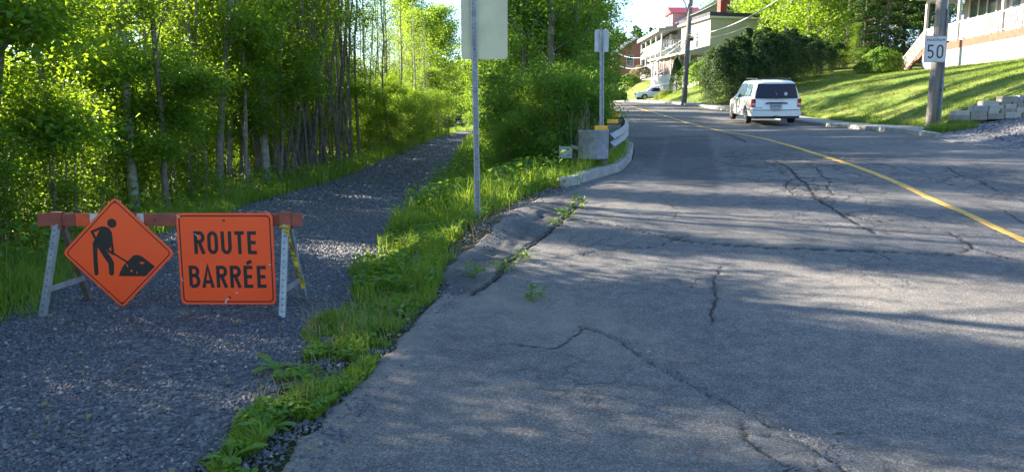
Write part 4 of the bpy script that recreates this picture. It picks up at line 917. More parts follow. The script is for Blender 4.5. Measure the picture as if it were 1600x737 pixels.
MB().box(r1.x, r2.x-.02, 13.55, 13.7, r1.z-.03, r1.z-.005).build('cap_plate', M['galv'], gr); MB().box(r1.x+.1, r2.x, 13.5, 13.54, r1.z-.055, r1.z+.01).build('reflector', M['refl_yellow'], gr)

# ------------------------------------------------------------------ vehicles
def body_mesh(L_, st, name, m, parent, lean, wheels, wr, narch=.02, N=60):
    """st: rows of t, floor z, half width, belt z, half roof width, roof z; lofted along t from rear to front"""
    st = np.array(st, float); ts = np.unique(np.concatenate([np.linspace(0, L_, N), st[:, 0]])); cols = [np.interp(ts, st[:, 0], st[:, i]) for i in range(1, 6)]
    # soften the interpolated rows
    for i in range(5):
        c = cols[i].copy()
        for _ in range(2): c[1:-1] = (c[:-2]+2*c[1:-1]+c[2:])/4
        cols[i] = c
    q = MB(); rings_ = []
    for t_, fz_, hw, bz, rw_, rz_ in zip(ts, *cols):
        h = [(0, fz_), (hw*.86, fz_), (hw*.965, fz_+.05), (hw*.985, fz_+.16), (hw, fz_+.36), (hw, fz_+.55), (hw*.985, bz-.03), (hw*.955, bz), (rw_+(hw*.955-rw_)*.45, bz+(rz_-bz)*.55), (rw_, rz_-.09), (rw_-.05, rz_-.03), (rw_-.16, rz_), (rw_*.4, rz_+.02), (0, rz_+.025)]
        full = h+[(-a, b) for a, b in reversed(h[1:-1])]
        rings_.append([(a, t_+lean(b)*max(0, 1-t_/.9), b) for a, b in full])
    k = len(rings_[0])
    for r_ in rings_: q.v += r_
    for i in range(len(rings_)-1):
        for c in range(k): c2 = (c+1) % k; q.f.append((i*k+c, (i+1)*k+c, (i+1)*k+c2, i*k+c2))
    q.f.append(tuple(range(k))); q.f.append(tuple(reversed(range((len(rings_)-1)*k, len(rings_)*k))))
    o = q.build(name, m, parent); hwx = st[:, 2].max()
    cut = MB()
    for wy in wheels:
        for s_ in (-1, 1): cut.tube([(s_*(hwx+.15), wy, wr-.0), (s_*(hwx-.32), wy, wr-.0)], wr+.055, 32)
    co = cut.build('cutter', m, parent); b = o.modifiers.new('cut', 'BOOLEAN'); b.object = co; b.operation = 'DIFFERENCE'; b.solver = 'EXACT'
    dg = bpy.context.evaluated_depsgraph_get(); dg.update(); me = bpy.data.meshes.new_from_object(o.evaluated_get(dg)); o.modifiers.clear(); o.data = me; bpy.data.objects.remove(co)
    for p in me.polygons: p.use_smooth = True
    try: me.set_sharp_from_angle(angle=R(32))
    except Exception: pass
    def side(t_, z):                                         # half width of the body at a point of its side
        fz_, hw, bz, rw_, rz_ = [np.interp(t_, ts, c) for c in cols]
        if z <= bz: return hw*np.interp(z, [fz_, fz_+.05, fz_+.16, fz_+.36, bz-.03, bz], [.86, .965, .985, 1, .985, .955])
        return float(np.interp(z, [bz, bz+(rz_-bz)*.55, rz_-.09], [hw*.955, rw_+(hw*.955-rw_)*.45, rw_]))
    return o, side
def wheel(parent, x, y, r_, wd, side):
    w_ = MB().tube([(x-wd/2*0, y, r_), (x+side*wd*.08, y, r_), (x+side*wd*.9, y, r_), (x+side*wd, y, r_)], [r_*.93, r_, r_, r_*.93], 28).build('wheel', M['tyre'], parent, smooth=False)
    f = x+side*wd; q = MB(); q.tube([(f-side*.03, y, r_), (f+side*.006, y, r_)], r_*.66, 24)
    q2 = MB(); q2.tube([(f+side*.004, y, r_), (f+side*.0075, y, r_)], r_*.58, 24); q2.build('rim_recess', M['black_plastic'], w_)
    for k in range(7):
        a = 2*pi*k/7; q.bar((f+side*.012, y, r_), (f+side*.008, y+r_*.6*cos(a), r_+r_*.6*sin(a)), .055, .015, up=(side, 0, 0))
    q.tube([(f+side*.0, y, r_), (f+side*.022, y, r_)], r_*.16, 10); q.build('rim', M['rim'], w_)
def sidepatch(parent, body_side, poly, name, m, off=.008, s_=-1, y_lean=None, N=3):
    q = MB(); pts = []
    for a, b in zip(poly, poly[1:]+poly[:1]):
        for k in range(N): pts.append((a[0]+(b[0]-a[0])*k/N, a[1]+(b[1]-a[1])*k/N))
    c = (sum(p[0] for p in pts)/len(pts), sum(p[1] for p in pts)/len(pts)); f = lambda t_, z: (s_*(body_side(t_, z)+off), t_, z)
    q.v = [f(*c)]+[f((p[0]+c[0])/2, (p[1]+c[1])/2) for p in pts]+[f(*p) for p in pts]; n_ = len(pts)
    for i in range(n_): j = (i+1) % n_; q.f += [(0, 1+i, 1+j), (1+i, 1+n_+i, 1+n_+j, 1+j)]
    return q.build(name, M[m], parent)
# -- minivan
vx, vy = 9.72, 27.5; zv = (Hs(vx-.8, vy+1)+Hs(vx+.8, vy+1))/2+.004; zv2 = (Hs(vx-.4, vy+4.1)+Hs(vx+1.2, vy+4.1))/2
van = thing('minivan', 'white minivan with dark tinted rear window driving away up the street', 'van', (vx, vy, zv-.0), 0)
van.scale = (.92,)*3; van.rotation_euler = (math.atan((zv2-zv)/3.1), math.asin(max(-.05, min(.05, -(Hs(vx+.8, vy+1)-Hs(vx-.8, vy+1))/1.6))), R(-5.5))
ln = lambda z: .0 if z < .95 else (z-.95)*.34
V_ = [(0, .34, .93, 1.0, .72, 1.66), (.12, .30, .975, 1.03, .75, 1.70), (.6, .27, .99, 1.04, .76, 1.735), (1.6, .25, .995, 1.03, .77, 1.75), (2.8, .25, .995, 1.0, .76, 1.73), (3.25, .25, .99, .99, .73, 1.64), (3.75, .25, .985, .98, .66, 1.33), (4.05, .26, .97, .96, .62, 1.08), (4.5, .27, .95, .88, .58, .95), (4.85, .29, .88, .76, .5, .80), (5.0, .34, .75, .62, .4, .66)]
bd, vside = body_mesh(5.0, V_, 'body', M['car_paint'], van, ln, (1.02, 4.05), .335)
ZR = lambda x, z, o=.012: (x, ln(z)-o, z)
def rear(poly, name, m, off=.012, parent=None, th=0):
    q = MB(); c = (sum(p[0] for p in poly)/len(poly), sum(p[1] for p in poly)/len(poly)); n_ = len(poly)
    q.v = [ZR(x, z, off) for x, z in poly]+[ZR(x, z, -.02) for x, z in poly]; q.f = [tuple(range(n_))]+[(i, i+n_, (i+1) % n_+n_, (i+1) % n_) for i in range(n_)]
    return q.build(name, M[m], parent or van)
rw_ = rear([(-.80, 1.04), (.80, 1.04), (.82, 1.08), (.735, 1.57), (.68, 1.61), (-.68, 1.61), (-.735, 1.57), (-.82, 1.08)], 'rear_window', 'glass_dark', .012)
rear([(-.36, 1.60), (.36, 1.60), (.34, 1.625), (-.34, 1.625)], 'brake_light', 'plate', .03)
q = MB(); q.tube([(.36+.07*cos(R(a)), ln(1.2)-.02, 1.22+.07*sin(R(a))) for a in range(0, 360, 40)], .03, 5); 
rear([(.36+.065*cos(R(a)), 1.21+.07*sin(R(a))) for a in range(0, 360, 36)], 'sticker', 'plate', .018)
q = MB(); q.bar(ZR(.02, 1.16, .025), ZR(-.04, 1.27, .025), .02, .012); q.build('rear_wiper', M['plate'], van)
rear([(-.97, .27+.35), (-.97, .3), (.97, .3), (.97, .62), (.88, .60), (-.88, .60)][::-1] if 0 else [(-.95, .34), (.95, .34), (.965, .42), (.965, .53), (-.965, .53), (-.965, .42)], 'bumper', 'car_paint', .045)
rear([(-.90, .562), (.90, .562), (.90, .59), (-.90, .59)], 'tailgate_gap', 'black_plastic', .012)
rear([(-.9, .25), (.9, .25), (.93, .358), (-.93, .358)], 'bumper_underside', 'black_plastic', .02)
for s_ in (-1, 1):
    q = MB(); xs = [s_*.80, s_*.955]; z0, z1 = .70, 1.02
    q.add([(s_*.81, -.022, z0), (s_*.965, -.012, z0), (s_*.985, .14, z0), (s_*.82, -.03, z1), (s_*.955, -.012, z1), (s_*.965, .16, z1), (s_*.81, .1, z0), (s_*.82, .12, z1)],
          [(0, 1, 4, 3), (1, 2, 5, 4), (3, 4, 5, 7), (0, 6, 2, 1), (0, 3, 7, 6), (2, 6, 7, 5)]); tl = q.build('tail_light', M['tail_red'], van)
    q = MB(); q.add([(s_*.82, -.028, .76), (s_*.96, -.018, .76), (s_*.96, -.018, .86), (s_*.82, -.030, .86)], [(0, 1, 2, 3)] if s_ > 0 else [(3, 2, 1, 0)]); q.build('lens', M['tail_clear'], tl)
q = MB(); q.tube([(-.42, -.03, .845), (-.3, -.055, .86), (.3, -.055, .86), (.42, -.03, .845)], .028, 8); q.build('tailgate_handle', M['black_plastic'], van); q = MB(); q.tube([(-.42, -.045, .87), (-.3, -.07, .885), (.3, -.07, .885), (.42, -.045, .87)], .014, 8); q.build('handle_trim', M['chrome'], van)
pt = MB().box(-.19, .19, -.035, -.0, .66, .83).build('licence_plate', M['plate'], van); MB().box(-.205, .205, -.03, -.0, .645, .845).build('plate_frame', M['plate_blue'], pt)
q = MB(); rp = random.Random(5)
for k in range(6): x0 = -.15+k*.052; q.box(x0, x0+.03, -.038, -.0355, .70, .79)
props(q.build('plate_characters', M['plate_blue'], pt), kind='stuff')
q = MB()
for k in range(9): x0 = -.83+k*.035; q.box(x0, x0+.02, -.014, -.004, .655+.02*(k % 2), .685)
props(q.build('lettering', M['black_plastic'], van), kind='stuff')
MB().box(-.06, .06, -.18, .1, .30, .36).build('tow_hitch', M['bolt'], van); MB().tube([(-.5, .2, .3), (-.5, -.03, .29)], .03, 8).build('exhaust', M['bolt'], van)
for y0, z0 in ((.45, 1.79),):
    for s_ in (-1, 1):
        q = MB(); q.tube([(s_*.66, .55, 1.74), (s_*.66, .65, 1.805), (s_*.66, 2.6, 1.815), (s_*.66, 2.75, 1.75)], .022, 8); q.build('roof_rail', M['black_plastic'], van)
for y_ in (.9, 1.9): MB().box(-.66, .66, y_-.03, y_+.03, 1.80, 1.83).build('roof_crossbar', M['black_plastic'], van)
for s_ in (-1, 1):
    sidepatch(van, vside, [(.42, 1.09), (1.42, 1.07), (1.40, 1.60), (.62, 1.60), (.50, 1.45)], 'rear_side_window', 'glass', .009, s_)
    sidepatch(van, vside, [(1.50, 1.065), (2.42, 1.04), (2.42, 1.60), (1.48, 1.60)], 'sliding_door_window', 'glass_dark', .009, s_)
    sidepatch(van, vside, [(2.50, 1.035), (3.55, 1.02), (3.42, 1.28), (3.12, 1.54), (2.50, 1.59)], 'front_door_window', 'glass_dark', .009, s_)
    for t_ in (1.46, 2.46): sidepatch(van, vside, [(t_-.01, .42), (t_+.01, .42), (t_+.01, 1.04), (t_-.01, 1.04)], 'door_seam', 'black_plastic', .003, s_)
    sidepatch(van, vside, [(1.5, .40), (3.5, .40), (3.5, .46), (1.5, .46)], 'side_trim', 'plate', .012, s_)
    for t_ in (1.62, 2.6): x_ = s_*(vside(t_, .93)+.02); MB().box(min(x_, x_-s_*.03), max(x_, x_-s_*.03), t_, t_+.2, .91, .95).build('door_handle', M['chrome'], van)
    x_ = s_*1.02; q = MB(); q.box(min(x_-.0, x_+s_*.17), max(x_, x_+s_*.17), 3.32, 3.46, 1.04, 1.22); q.build('mirror', M['black_plastic'], van, bevel=.03)
for wy in (1.02, 4.05):
    for s_ in (-1, 1): wheel(van, s_*.775, wy, .335, .2, s_)
q = MB(); q.v = [(-.62, 3.28, 1.60), (.62, 3.28, 1.60), (.80, 3.98, 1.12), (-.80, 3.98, 1.12)]; q.f = [(0, 3, 2, 1)]; q.build('windscreen', M['glass_dark'], van)
MB().box(-.7, .7, .3, 4.6, .22, .30).build('underside', M['black_plastic'], van)
# -- small hatchback parked up the side drive
mp = at(1029, 157, 80)
mini = thing('hatchback', 'small white hatchback with dark windows parked below the white house', 'car', (mp.x+.9, 79.2, Hs(mp.x, 80)+.12), R(-258+360))
M_ = [(0, .3, .74, .86, .5, .95), (.12, .26, .80, .88, .56, 1.26), (.35, .24, .83, .89, .60, 1.37), (1.2, .23, .84, .88, .62, 1.41), (1.95, .23, .84, .87, .60, 1.38), (2.35, .24, .84, .86, .56, 1.18), (2.62, .25, .83, .85, .52, .95), (3.1, .26, .81, .80, .48, .88), (3.45, .28, .74, .70, .42, .78), (3.62, .34, .6, .58, .34, .62)]
mb_, mside = body_mesh(3.62, M_, 'body', M['car_paint'], mini, lambda z: max(0, z-.85)*.15, (.62, 3.0), .3, N=40)
for s_ in (-1, 1):
    sidepatch(mini, mside, [(.30, .93), (1.22, .92), (1.22, 1.28), (.42, 1.28)], 'rear_window', 'glass_dark', .01, s_)
    sidepatch(mini, mside, [(1.30, .92), (2.34, .90), (2.22, 1.08), (2.02, 1.28), (1.30, 1.29)], 'door_window', 'glass_dark', .01, s_)
    sidepatch(mini, mside, [(1.0, .28), (2.6, .28), (2.6, .34), (1.0, .34)], 'sill', 'black_plastic', .012, s_)
    for wy in (.62, 3.0): wheel(mini, s_*.64, wy, .3, .18, s_)
    MB().box(s_*.84-.06, s_*.84+.06, 2.2, 2.3, .92, 1.04).build('mirror', M['black_plastic'], mini); MB().tube([(s_*.5, 3.5, .66), (s_*.5, 3.6, .65)], .1, 12).build('headlight', M['glass_sky'], mini)
    MB().box(s_*.68-.06, s_*.68+.06, -.01, .04, .62, .86).build('tail_light', M['tail_red'], mini)
q = MB(); q.v = [(-.5, .08+.05, 1.2), (.5, .13, 1.2), (.62, .03, .92), (-.62, .03, .92)]; q.f = [(0, 1, 2, 3)]; q.build('rear_screen', M['glass_dark'], mini)
q = MB(); q.v = [(-.55, 2.06, 1.35), (.55, 2.06, 1.35), (.66, 2.58, .99), (-.66, 2.58, .99)]; q.f = [(0, 3, 2, 1)]; q.build('windscreen', M['glass_dark'], mini)
# ------------------------------------------------------------------ vegetation
def leaves(C, size, seed, flat=.6, droop=0.0, narrow=.55, out=None):
    """one folded four-point leaf at every centre in C"""
    r = np.random.default_rng(seed); n_ = len(C); sz = size*r.uniform(.6, 1.35, n_)
    nrm = r.normal(size=(n_, 3)); nrm[:, 2] = np.abs(nrm[:, 2])+flat
    if out is not None: nrm += out
    nrm /= np.linalg.norm(nrm, axis=1)[:, None]
    a = r.normal(size=(n_, 3)); a[:, 2] -= droop; a -= nrm*np.sum(a*nrm, 1)[:, None]; a /= np.linalg.norm(a, axis=1)[:, None]+1e-9
    b = np.cross(nrm, a); s = sz[:, None]
    V = np.stack([C-a*s*.5, C+b*s*narrow*.5+nrm*s*.10-a*s*.05, C+a*s*.55-nrm*s*.08*(1+droop), C-b*s*narrow*.5+nrm*s*.10-a*s*.05], 1).reshape(-1, 3)
    i = np.arange(n_)*4; Fc = np.stack([i, i+1, i+2, i, i+2, i+3], 1).reshape(-1, 3); return V, Fc
def tree_meshes(seed, h, r0, base, spread, nb, nleaf, lsize, clump=.28, upang=.5, droop=0.0, wig=.25, stems=1, lowfill=0.0, shape='oval', sub=3, lean=(0, 0), narrow=.55, thin=(99, 1)):
    r = random.Random(seed); q = MB(); cs = []
    for s_ in range(stems):
        a0 = r.uniform(0, 2*pi); sl_ = 0 if stems == 1 else r.uniform(.05, .22); off = (0, 0) if stems == 1 else (r.uniform(-.25, .25), r.uniform(-.25, .25)); hh = h*(1 if stems == 1 else r.uniform(.75, 1.05))
        rr0 = r0*(1 if stems == 1 else r.uniform(.5, .95)); n_ = 9; pts = []; rad = []; wx = wy = 0
        for k in range(n_+1):
            t = k/n_; wx += r.uniform(-wig, wig)*h/60; wy += r.uniform(-wig, wig)*h/60
            pts.append(Vector((off[0]+wx+cos(a0)*sl_*t*hh+lean[0]*t*hh, off[1]+wy+sin(a0)*sl_*t*hh+lean[1]*t*hh, -.25+t*(hh+.25)))); rad.append(rr0*(1.12-.95*t)+.006 if k else rr0*1.35)
        q.tube(pts, rad, 9, cap=False)
        def P(t): f = t*n_; i = min(n_-1, int(f)); return pts[i].lerp(pts[i+1], f-i), rad[i]
        for k in range(max(3, nb//stems)):
            t = base+(1-base)*((k+r.random())/max(3, nb//stems))**.9; t = min(t, .99); p, rd = P(t); u = (t-base)/(1-base+1e-6)
            prof = {'oval': math.sqrt(max(.05, 1-(2*u-.85)**2*.75)), 'cone': 1.05-u, 'column': .8-.4*u}[shape]
            L_ = spread*prof*r.uniform(.65, 1.1)*(1 if stems == 1 else .75); a = k*2.4+r.uniform(-.6, .6)+a0; el = upang+r.uniform(-.25, .35)+.5*u
            d = Vector((cos(a)*cos(el), sin(a)*cos(el), sin(el))); bp = [p]; 
            for j in range(4): d = (d+Vector((r.uniform(-.18, .18), r.uniform(-.18, .18), r.uniform(-.12, .08)-.08*droop))).normalized(); bp.append(bp[-1]+d*L_/4)
            br = max(.008, rd*.38); q.tube(bp, [br, br*.75, br*.5, br*.35, .005], 4, cap=False)
            for j in range(2, 5): cs.append((bp[j], 1.0))
            cs.append((bp[1].lerp(bp[2], .5), .6))
            for j in range(sub):
                m_ = bp[r.choice((1, 2, 2, 3))]; d2 = (d+Vector((r.uniform(-1, 1), r.uniform(-1, 1), r.uniform(-.5, .5)))).normalized(); e = m_+d2*L_*r.uniform(.25, .5)
                q.tube([m_, (m_+e)/2+Vector((0, 0, .03)), e], [br*.45, br*.3, .004], 3, cap=False); cs.append((e, 1.0)); cs.append(((m_+e)/2, .7))
    rn = np.random.default_rng(seed+99); pos = np.array([tuple(c[0]) for c in cs]); wt = np.array([c[1] for c in cs])*rn.uniform(.15, 1.7, len(cs))*np.where(pos[:, 2] > thin[0], thin[1], 1); idx = rn.choice(len(cs), nleaf, p=wt/wt.sum())
    C = pos[idx]+rn.normal(size=(nleaf, 3))*clump*np.array([1, 1, .62]); C[:, 2] = np.maximum(C[:, 2], .05); C[:, 2] -= droop*.3*np.abs(rn.normal(size=nleaf))*clump
    V, Fc = leaves(C, lsize, seed+5, droop=droop, narrow=narrow)
    me = bpy.data.meshes.new('trunk'); me.from_pydata(q.v, [], q.f); me.update()
    for p in me.polygons: p.use_smooth = True
    return me, np_mesh('crown', V, Fc)
KIND = {}
def kind(key, bark, leafm, *a, **k):
    tm, cm = tree_meshes(*a, **k); tm.materials.append(M[bark]); cm.materials.append(M[leafm]); KIND[key] = (tm, cm)
def plant(key, name, label, cat, x, y, s=1.0, rz=None, group=None, zs=None, sink=0.0, trunk='trunk', crown='crown', tilt=None, rr=random.Random(11)):
    t = thing(name, label, cat, (x, y, Hs(x, y)-sink), rr.uniform(0, 6.28) if rz is None else rz, group); t.scale = (s, s, zs or s)
    if tilt: t.rotation_euler = (tilt[0], tilt[1], t.rotation_euler[2])
    tm, cm = KIND[key]; link(trunk, tm, None, t); link(crown, cm, None, t); return t
# woodland trees: slim trunks, leaves from low down
for k in range(5): kind(f'slim{k}', ('bark', 'bark', 'bark_pale', 'bark', 'bark_dark')[k], 'leaf', 100+k, 9.6+k*.6, .055+.010*(k % 3), .12, 1.6, 30, 13500, .078, clump=.24, sub=4, thin=(3.8, .02))
for k in range(3): kind(f'sap{k}', 'bark_dark', 'leaf' if k != 1 else 'leaf_yellow', 130+k, 5.2+k*.5, .035, .1, 1.3, 22, 7500, .074, clump=.22, sub=3)
for k in range(4): kind(f'bush{k}', 'twig', 'leaf' if k != 2 else 'leaf_yellow', 150+k, 2.3+.2*k, .022, .06, 1.0, 30, 5600, .075, clump=.2, stems=5, sub=2)
for k in range(3): kind(f'maple{k}', 'bark_dark', 'leaf_maple', 170+k, 9.5+k, .13, .12, 2.5, 34, 17000, .12, clump=.24, droop=.8, sub=5, narrow=.42)
for k in range(3): kind(f'thicket{k}', 'bark_dark', 'leaf_maple', 180+k, 3.4+k*.4, .03, .05, 1.35, 34, 9500, .10, clump=.25, stems=5, droop=.6, sub=3, narrow=.42)
for k in range(3): kind(f'big{k}', 'bark', 'leaf', 190+k, 13+k, .2, .15, 4.2, 44, 15000, .22, clump=.5, sub=5)
for k in range(3): kind(f'canopy{k}', 'bark', 'leaf', 220+k, 10.5+.8*k, .10, .42, 1.15, 40, 17000, .12, clump=.30, sub=4, shape='oval')
for k in range(2): kind(f'narrow{k}', 'bark', 'leaf', 230+k, 11+k, .085, .40, .62, 30, 11000, .12, clump=.22, sub=3, shape='column')
kind('bright', 'bark', 'leaf_yellow', 195, 9.5, .14, .2, 3.3, 40, 15000, .2, clump=.42, sub=5)
for k in range(2): kind(f'pole{k}', 'bark_dark', 'leaf', 200+k, 8.5, .055, .5, 1.3, 20, 3600, .085, clump=.26, stems=6, sub=3, wig=.5)
kind('tallthin', 'bark_mid', 'leaf', 210, 11, .058, .2, 1.4, 20, 5200, .08, clump=.26, sub=4, thin=(4.3, .15), wig=.75)
kind('tallthin1', 'bark_mid', 'leaf', 211, 10, .045, .15, 1.3, 22, 5200, .08, clump=.26, sub=4, thin=(4.3, .15), wig=1.0)
kind('tallthin2', 'bark_dark', 'leaf', 212, 10.5, .05, .2, 1.4, 20, 5200, .08, clump=.26, sub=4, thin=(4.3, .15), wig=1.0)

rw2 = random.Random(21)
W1 = 'slim grey-trunked tree in the dense woodland left of the gravel path'
G1 = 'slim trees in the woodland left of the path'
def wood(px, Y, key, s, label, grp=None, name='woodland_tree', tilt=None, rz=None):
    x = at(px, 250, Y).x; return plant(key, name, label, 'tree', x, Y, s, rz=rz, group=grp, tilt=tilt)
# trees one can single out
wood(-52, 10.2, 'slim2', 1.25, 'pale leaning trunk at the far left edge of the photo, tilting to the right', tilt=(0, R(11)), rz=0)
wood(345, 17.5, 'tallthin', 1.35, 'tall straight pale-brown trunk above the gap between the two orange signs')
wood(360, 18.6, 'tallthin', 1.1, 'slimmer trunk close behind the tall straight one above the road closed sign')
wood(402, 20.5, 'tallthin', 1.2, 'straight trunk above the left half of the road closed sign')
wood(416, 19.8, 'slim2', 1.25, 'pale thick trunk above the right half of the road closed sign')
wood(206, 13.5, 'slim2', 1.0, 'pale birch-like trunk half hidden by leaves above the diamond sign')
for i, (px, Y) in enumerate([(452, 21.5), (470, 22.5), (486, 23.0), (500, 24.2), (520, 25.5), (538, 26.5)]):
    wood(px, Y, 'pole%d' % (i % 2), 1.0+.1*(i % 3), ['dark many-stemmed clump right of the road closed sign, nearest of the row', 'many-stemmed clump second in the row beside the path', 'many-stemmed clump third in the row beside the path', 'many-stemmed clump fourth in the row beside the path', 'many-stemmed clump fifth in the row beside the path', 'many-stemmed clump farthest along the row beside the path'][i], 'many-stemmed clumps beside the path', 'tree_clump')
for i, (px, Y) in enumerate([(376, 22), (388, 25), (428, 23.5), (440, 27), (462, 29), (492, 30), (512, 31), (528, 29), (548, 33), (560, 30), (574, 34), (590, 38), (606, 36), (305, 17), (280, 19.5), (256, 16), (232, 21), (150, 14.5), (90, 13)]):
    wood(px, Y, ('tallthin', 'tallthin1', 'tallthin2')[i % 3], .8+.05*(i % 5), 'slim pale-brown straight trunk among the woodland stems, %s' % ('right of the two tall trunks' if px > 370 else 'left of the two tall trunks'), 'straight slim trunks in the woodland')
for i in range(34):
    y = 16.5+1.0*i*.52+rw2.uniform(-.2, .2); x = float(xtl(y))-rw2.uniform(1.2, 3.6)
    plant(('tallthin', 'tallthin1', 'tallthin2')[i % 3], 'woodland_tree', 'slim pale-brown straight trunk among the woodland stems', 'tree', x, y, rw2.uniform(.6, .95), group='straight slim trunks in the woodland')
for i in range(13):
    plant('sap%d' % (i % 3), 'sapling', 'leafy young sapling in the woodland undergrowth left of the path', 'sapling', -7.4-rw2.random()*2.4, 5.2+i*.5, rw2.uniform(.8, 1.05), group='leafy saplings in the woodland undergrowth')
# the belt
yb = 3.0
cells = []
Yk = -7.0
while Yk < 74:
    for row in range(3):
        x = float(xtl(Yk))-1.5-row*1.9+rw2.uniform(-.55, .55); y = Yk+rw2.uniform(-.7, .7); cells.append((x, y, row))
    Yk += 2.3+.016*max(0, Yk)
for i, (x, y, row) in enumerate(cells):
    if y < 5 and rw2.random() < .8: continue
    if (row < 2 and 6 < y < 12.5) or (row < 2 and 15.5 < y < 34): continue
    if rw2.random() < .18: continue
    plant('slim%d' % rw2.randrange(5), 'woodland_tree', W1, 'tree', x, y, rw2.uniform(.72, 1.12), group=G1)
G2 = 'leafy saplings in the woodland undergrowth'
for i in range(70):
    y = 5.5+58*rw2.random()**1.35; x = float(xtl(y))-rw2.uniform(1.2, 7.5)
    plant('sap%d' % rw2.randrange(3), 'sapling', 'leafy young sapling in the woodland undergrowth left of the path', 'sapling', x, y, rw2.uniform(.55, 1.0), group=G2)
G3 = 'bushes at the woodland edge'
Yk = 5.0
while Yk < 75:
    for row in range(3):
        if row == 0 and 16 < Yk < 33: continue
        x = float(xtl(Yk))-1.35-row*1.3+rw2.uniform(-.35, .35)
        plant('bush%d' % rw2.randrange(4), 'bush', 'leafy bush at the foot of the woodland left of the path', 'bush', x, Yk+rw2.uniform(-.4, .4), rw2.uniform(.5, .95), group=G3)
    Yk += 1.25+.02*Yk
# bright shrubs beyond the path's left edge
for i, (px, Y, s) in enumerate([(690, 60, 1.3), (672, 48, 1.1), (655, 40, 1.0), (705, 66, 1.4), (640, 36, .8)]):
    x = at(px, 220, Y).x-.6; plant('bush2', 'bush', 'sunlit yellow-green bush beside the far stretch of the path', 'bush', x, Y, s, group='sunlit bushes along the far path')
# behind the belt, an open strip and farther trees
for i in range(34):
    y = 12+rw2.random()*95; x = -38-rw2.random()*34
    plant('big%d' % rw2.randrange(3), 'background_tree', 'broad tree seen in pieces through the woodland on the left', 'tree', x, y, rw2.uniform(.35, .62), group='broad trees behind the left woodland', sink=1.2)
# the far end of the path
for i, (x, y, s, k) in enumerate([(-9.5, 78, .9, 'big0'), (-8.5, 86, .9, 'big1'), (-5, 101, .8, 'big2'), (-1.5, 108, .85, 'big0'), (-9, 96, 1, 'big2'), (2, 104, .8, 'bright'), (-12, 88, 1.1, 'big1'), (-1.0, 92, .7, 'bright'), (0, 84, .8, 'big0'), (-7.8, 70, .6, 'bright')]):
    plant(k, 'far_tree', 'leafy tree closing the view where the path disappears', 'tree', x, y, s, group='trees at the far end of the path')
for i in range(16):
    y = 66+rw2.random()*44; x = float(xtl(y))-1.2-rw2.random()*2.5 if i % 2 else float(xtr(y))+.9+rw2.random()*2
    plant('bush%d' % rw2.randrange(4), 'bush', 'low bush beside the path where it disappears', 'bush', x, y, rw2.uniform(.7, 1.2), group='bushes at the far end of the path')
# thicket between the path and the road
TH = [(816, 19.5, 'maple0', .72), (856, 18.6, 'maple1', .80), (900, 19.5, 'maple2', .72), (838, 23.5, 'maple2', .9), (885, 23.5, 'maple0', .95), (885, 26, 'maple1', .8), (870, 29, 'maple2', .9), (865, 29, 'maple1', 1.05), (880, 33, 'maple0', 1.0), (820, 30, 'maple0', .9), (900, 38, 'maple1', .8), (885, 42, 'maple2', 1.0), (850, 38, 'maple2', 1.0), (905, 50, 'maple0', .9), (880, 56, 'maple1', 1.0), (910, 64, 'maple2', .9), (836, 47, 'bright', .8), (815, 39, 'bright', .55)]
for px, Y, k, s in TH:
    plant(k, 'thicket_tree', 'dense dark green tree in the thicket between the path and the road', 'tree', at(px, 250, Y).x, Y, s, group='trees of the thicket between path and road')
for px, Y, k, s in [(880, 15.6, 0, .62), (850, 16.2, 1, .66), (822, 17.2, 2, .62), (905, 16.6, 1, .62), (912, 17.4, 2, .60), (795, 19, 0, .6), (930, 20, 0, .75), (786, 23, 1, .7), (836, 20.5, 0, .9), (870, 20, 2, .95), (905, 21, 1, .9), (782, 28, 2, .8), (790, 34, 0, .9), (915, 23, 2, .8), (920, 28, 1, .8), (930, 34, 0, .7), (775, 42, 1, .9), (930, 44, 2, .7), (830, 27, 1, 1.0), (760, 50, 2, .8), (790, 16.5, 1, .42), (935, 16.0, 0, .45)]:
    plant('thicket%d' % k, 'thicket_bush', 'drooping leafy bush in front of the thicket right of the path', 'bush', at(px, 250, Y).x, Y, s, group='bushes of the thicket between path and road')
# overhanging branch tree by the guardrail
plant('maple1', 'overhanging_tree', 'dark tree reaching over the guardrail against the sky', 'tree', at(905, 200, 22).x-.3, 22.5, .84, rz=1.0)
# bare twigs behind the end shoe
tw = thing('bare_shrub', 'leafless grey twiggy shrub just behind the guardrail end shoe', 'shrub', (at(908, 200, 14.6).x, 14.7, Hs(1.2, 14.7))); q = MB(); rt2 = random.Random(8)
for k in range(11):
    a = rt2.uniform(0, 6.28); sl2 = rt2.uniform(.08, .35); p0 = Vector((rt2.uniform(-.12, .12), rt2.uniform(-.1, .1), 0)); L_ = rt2.uniform(.9, 1.5); d = Vector((cos(a)*sl2, sin(a)*sl2, 1)); pts = [p0+d*L_*j/5+Vector((rt2.uniform(-.04, .04), rt2.uniform(-.04, .04), 0))*(j > 0) for j in range(6)]
    q.tube(pts, [.012, .010, .008, .006, .004, .002], 4, cap=False)
    for j in (2, 3, 4): q.tube([pts[j], pts[j]+Vector((rt2.uniform(-.25, .25), rt2.uniform(-.2, .2), rt2.uniform(.1, .35)))], [.005, .0015], 3, cap=False)
q.build('branches', M['twig'], tw)
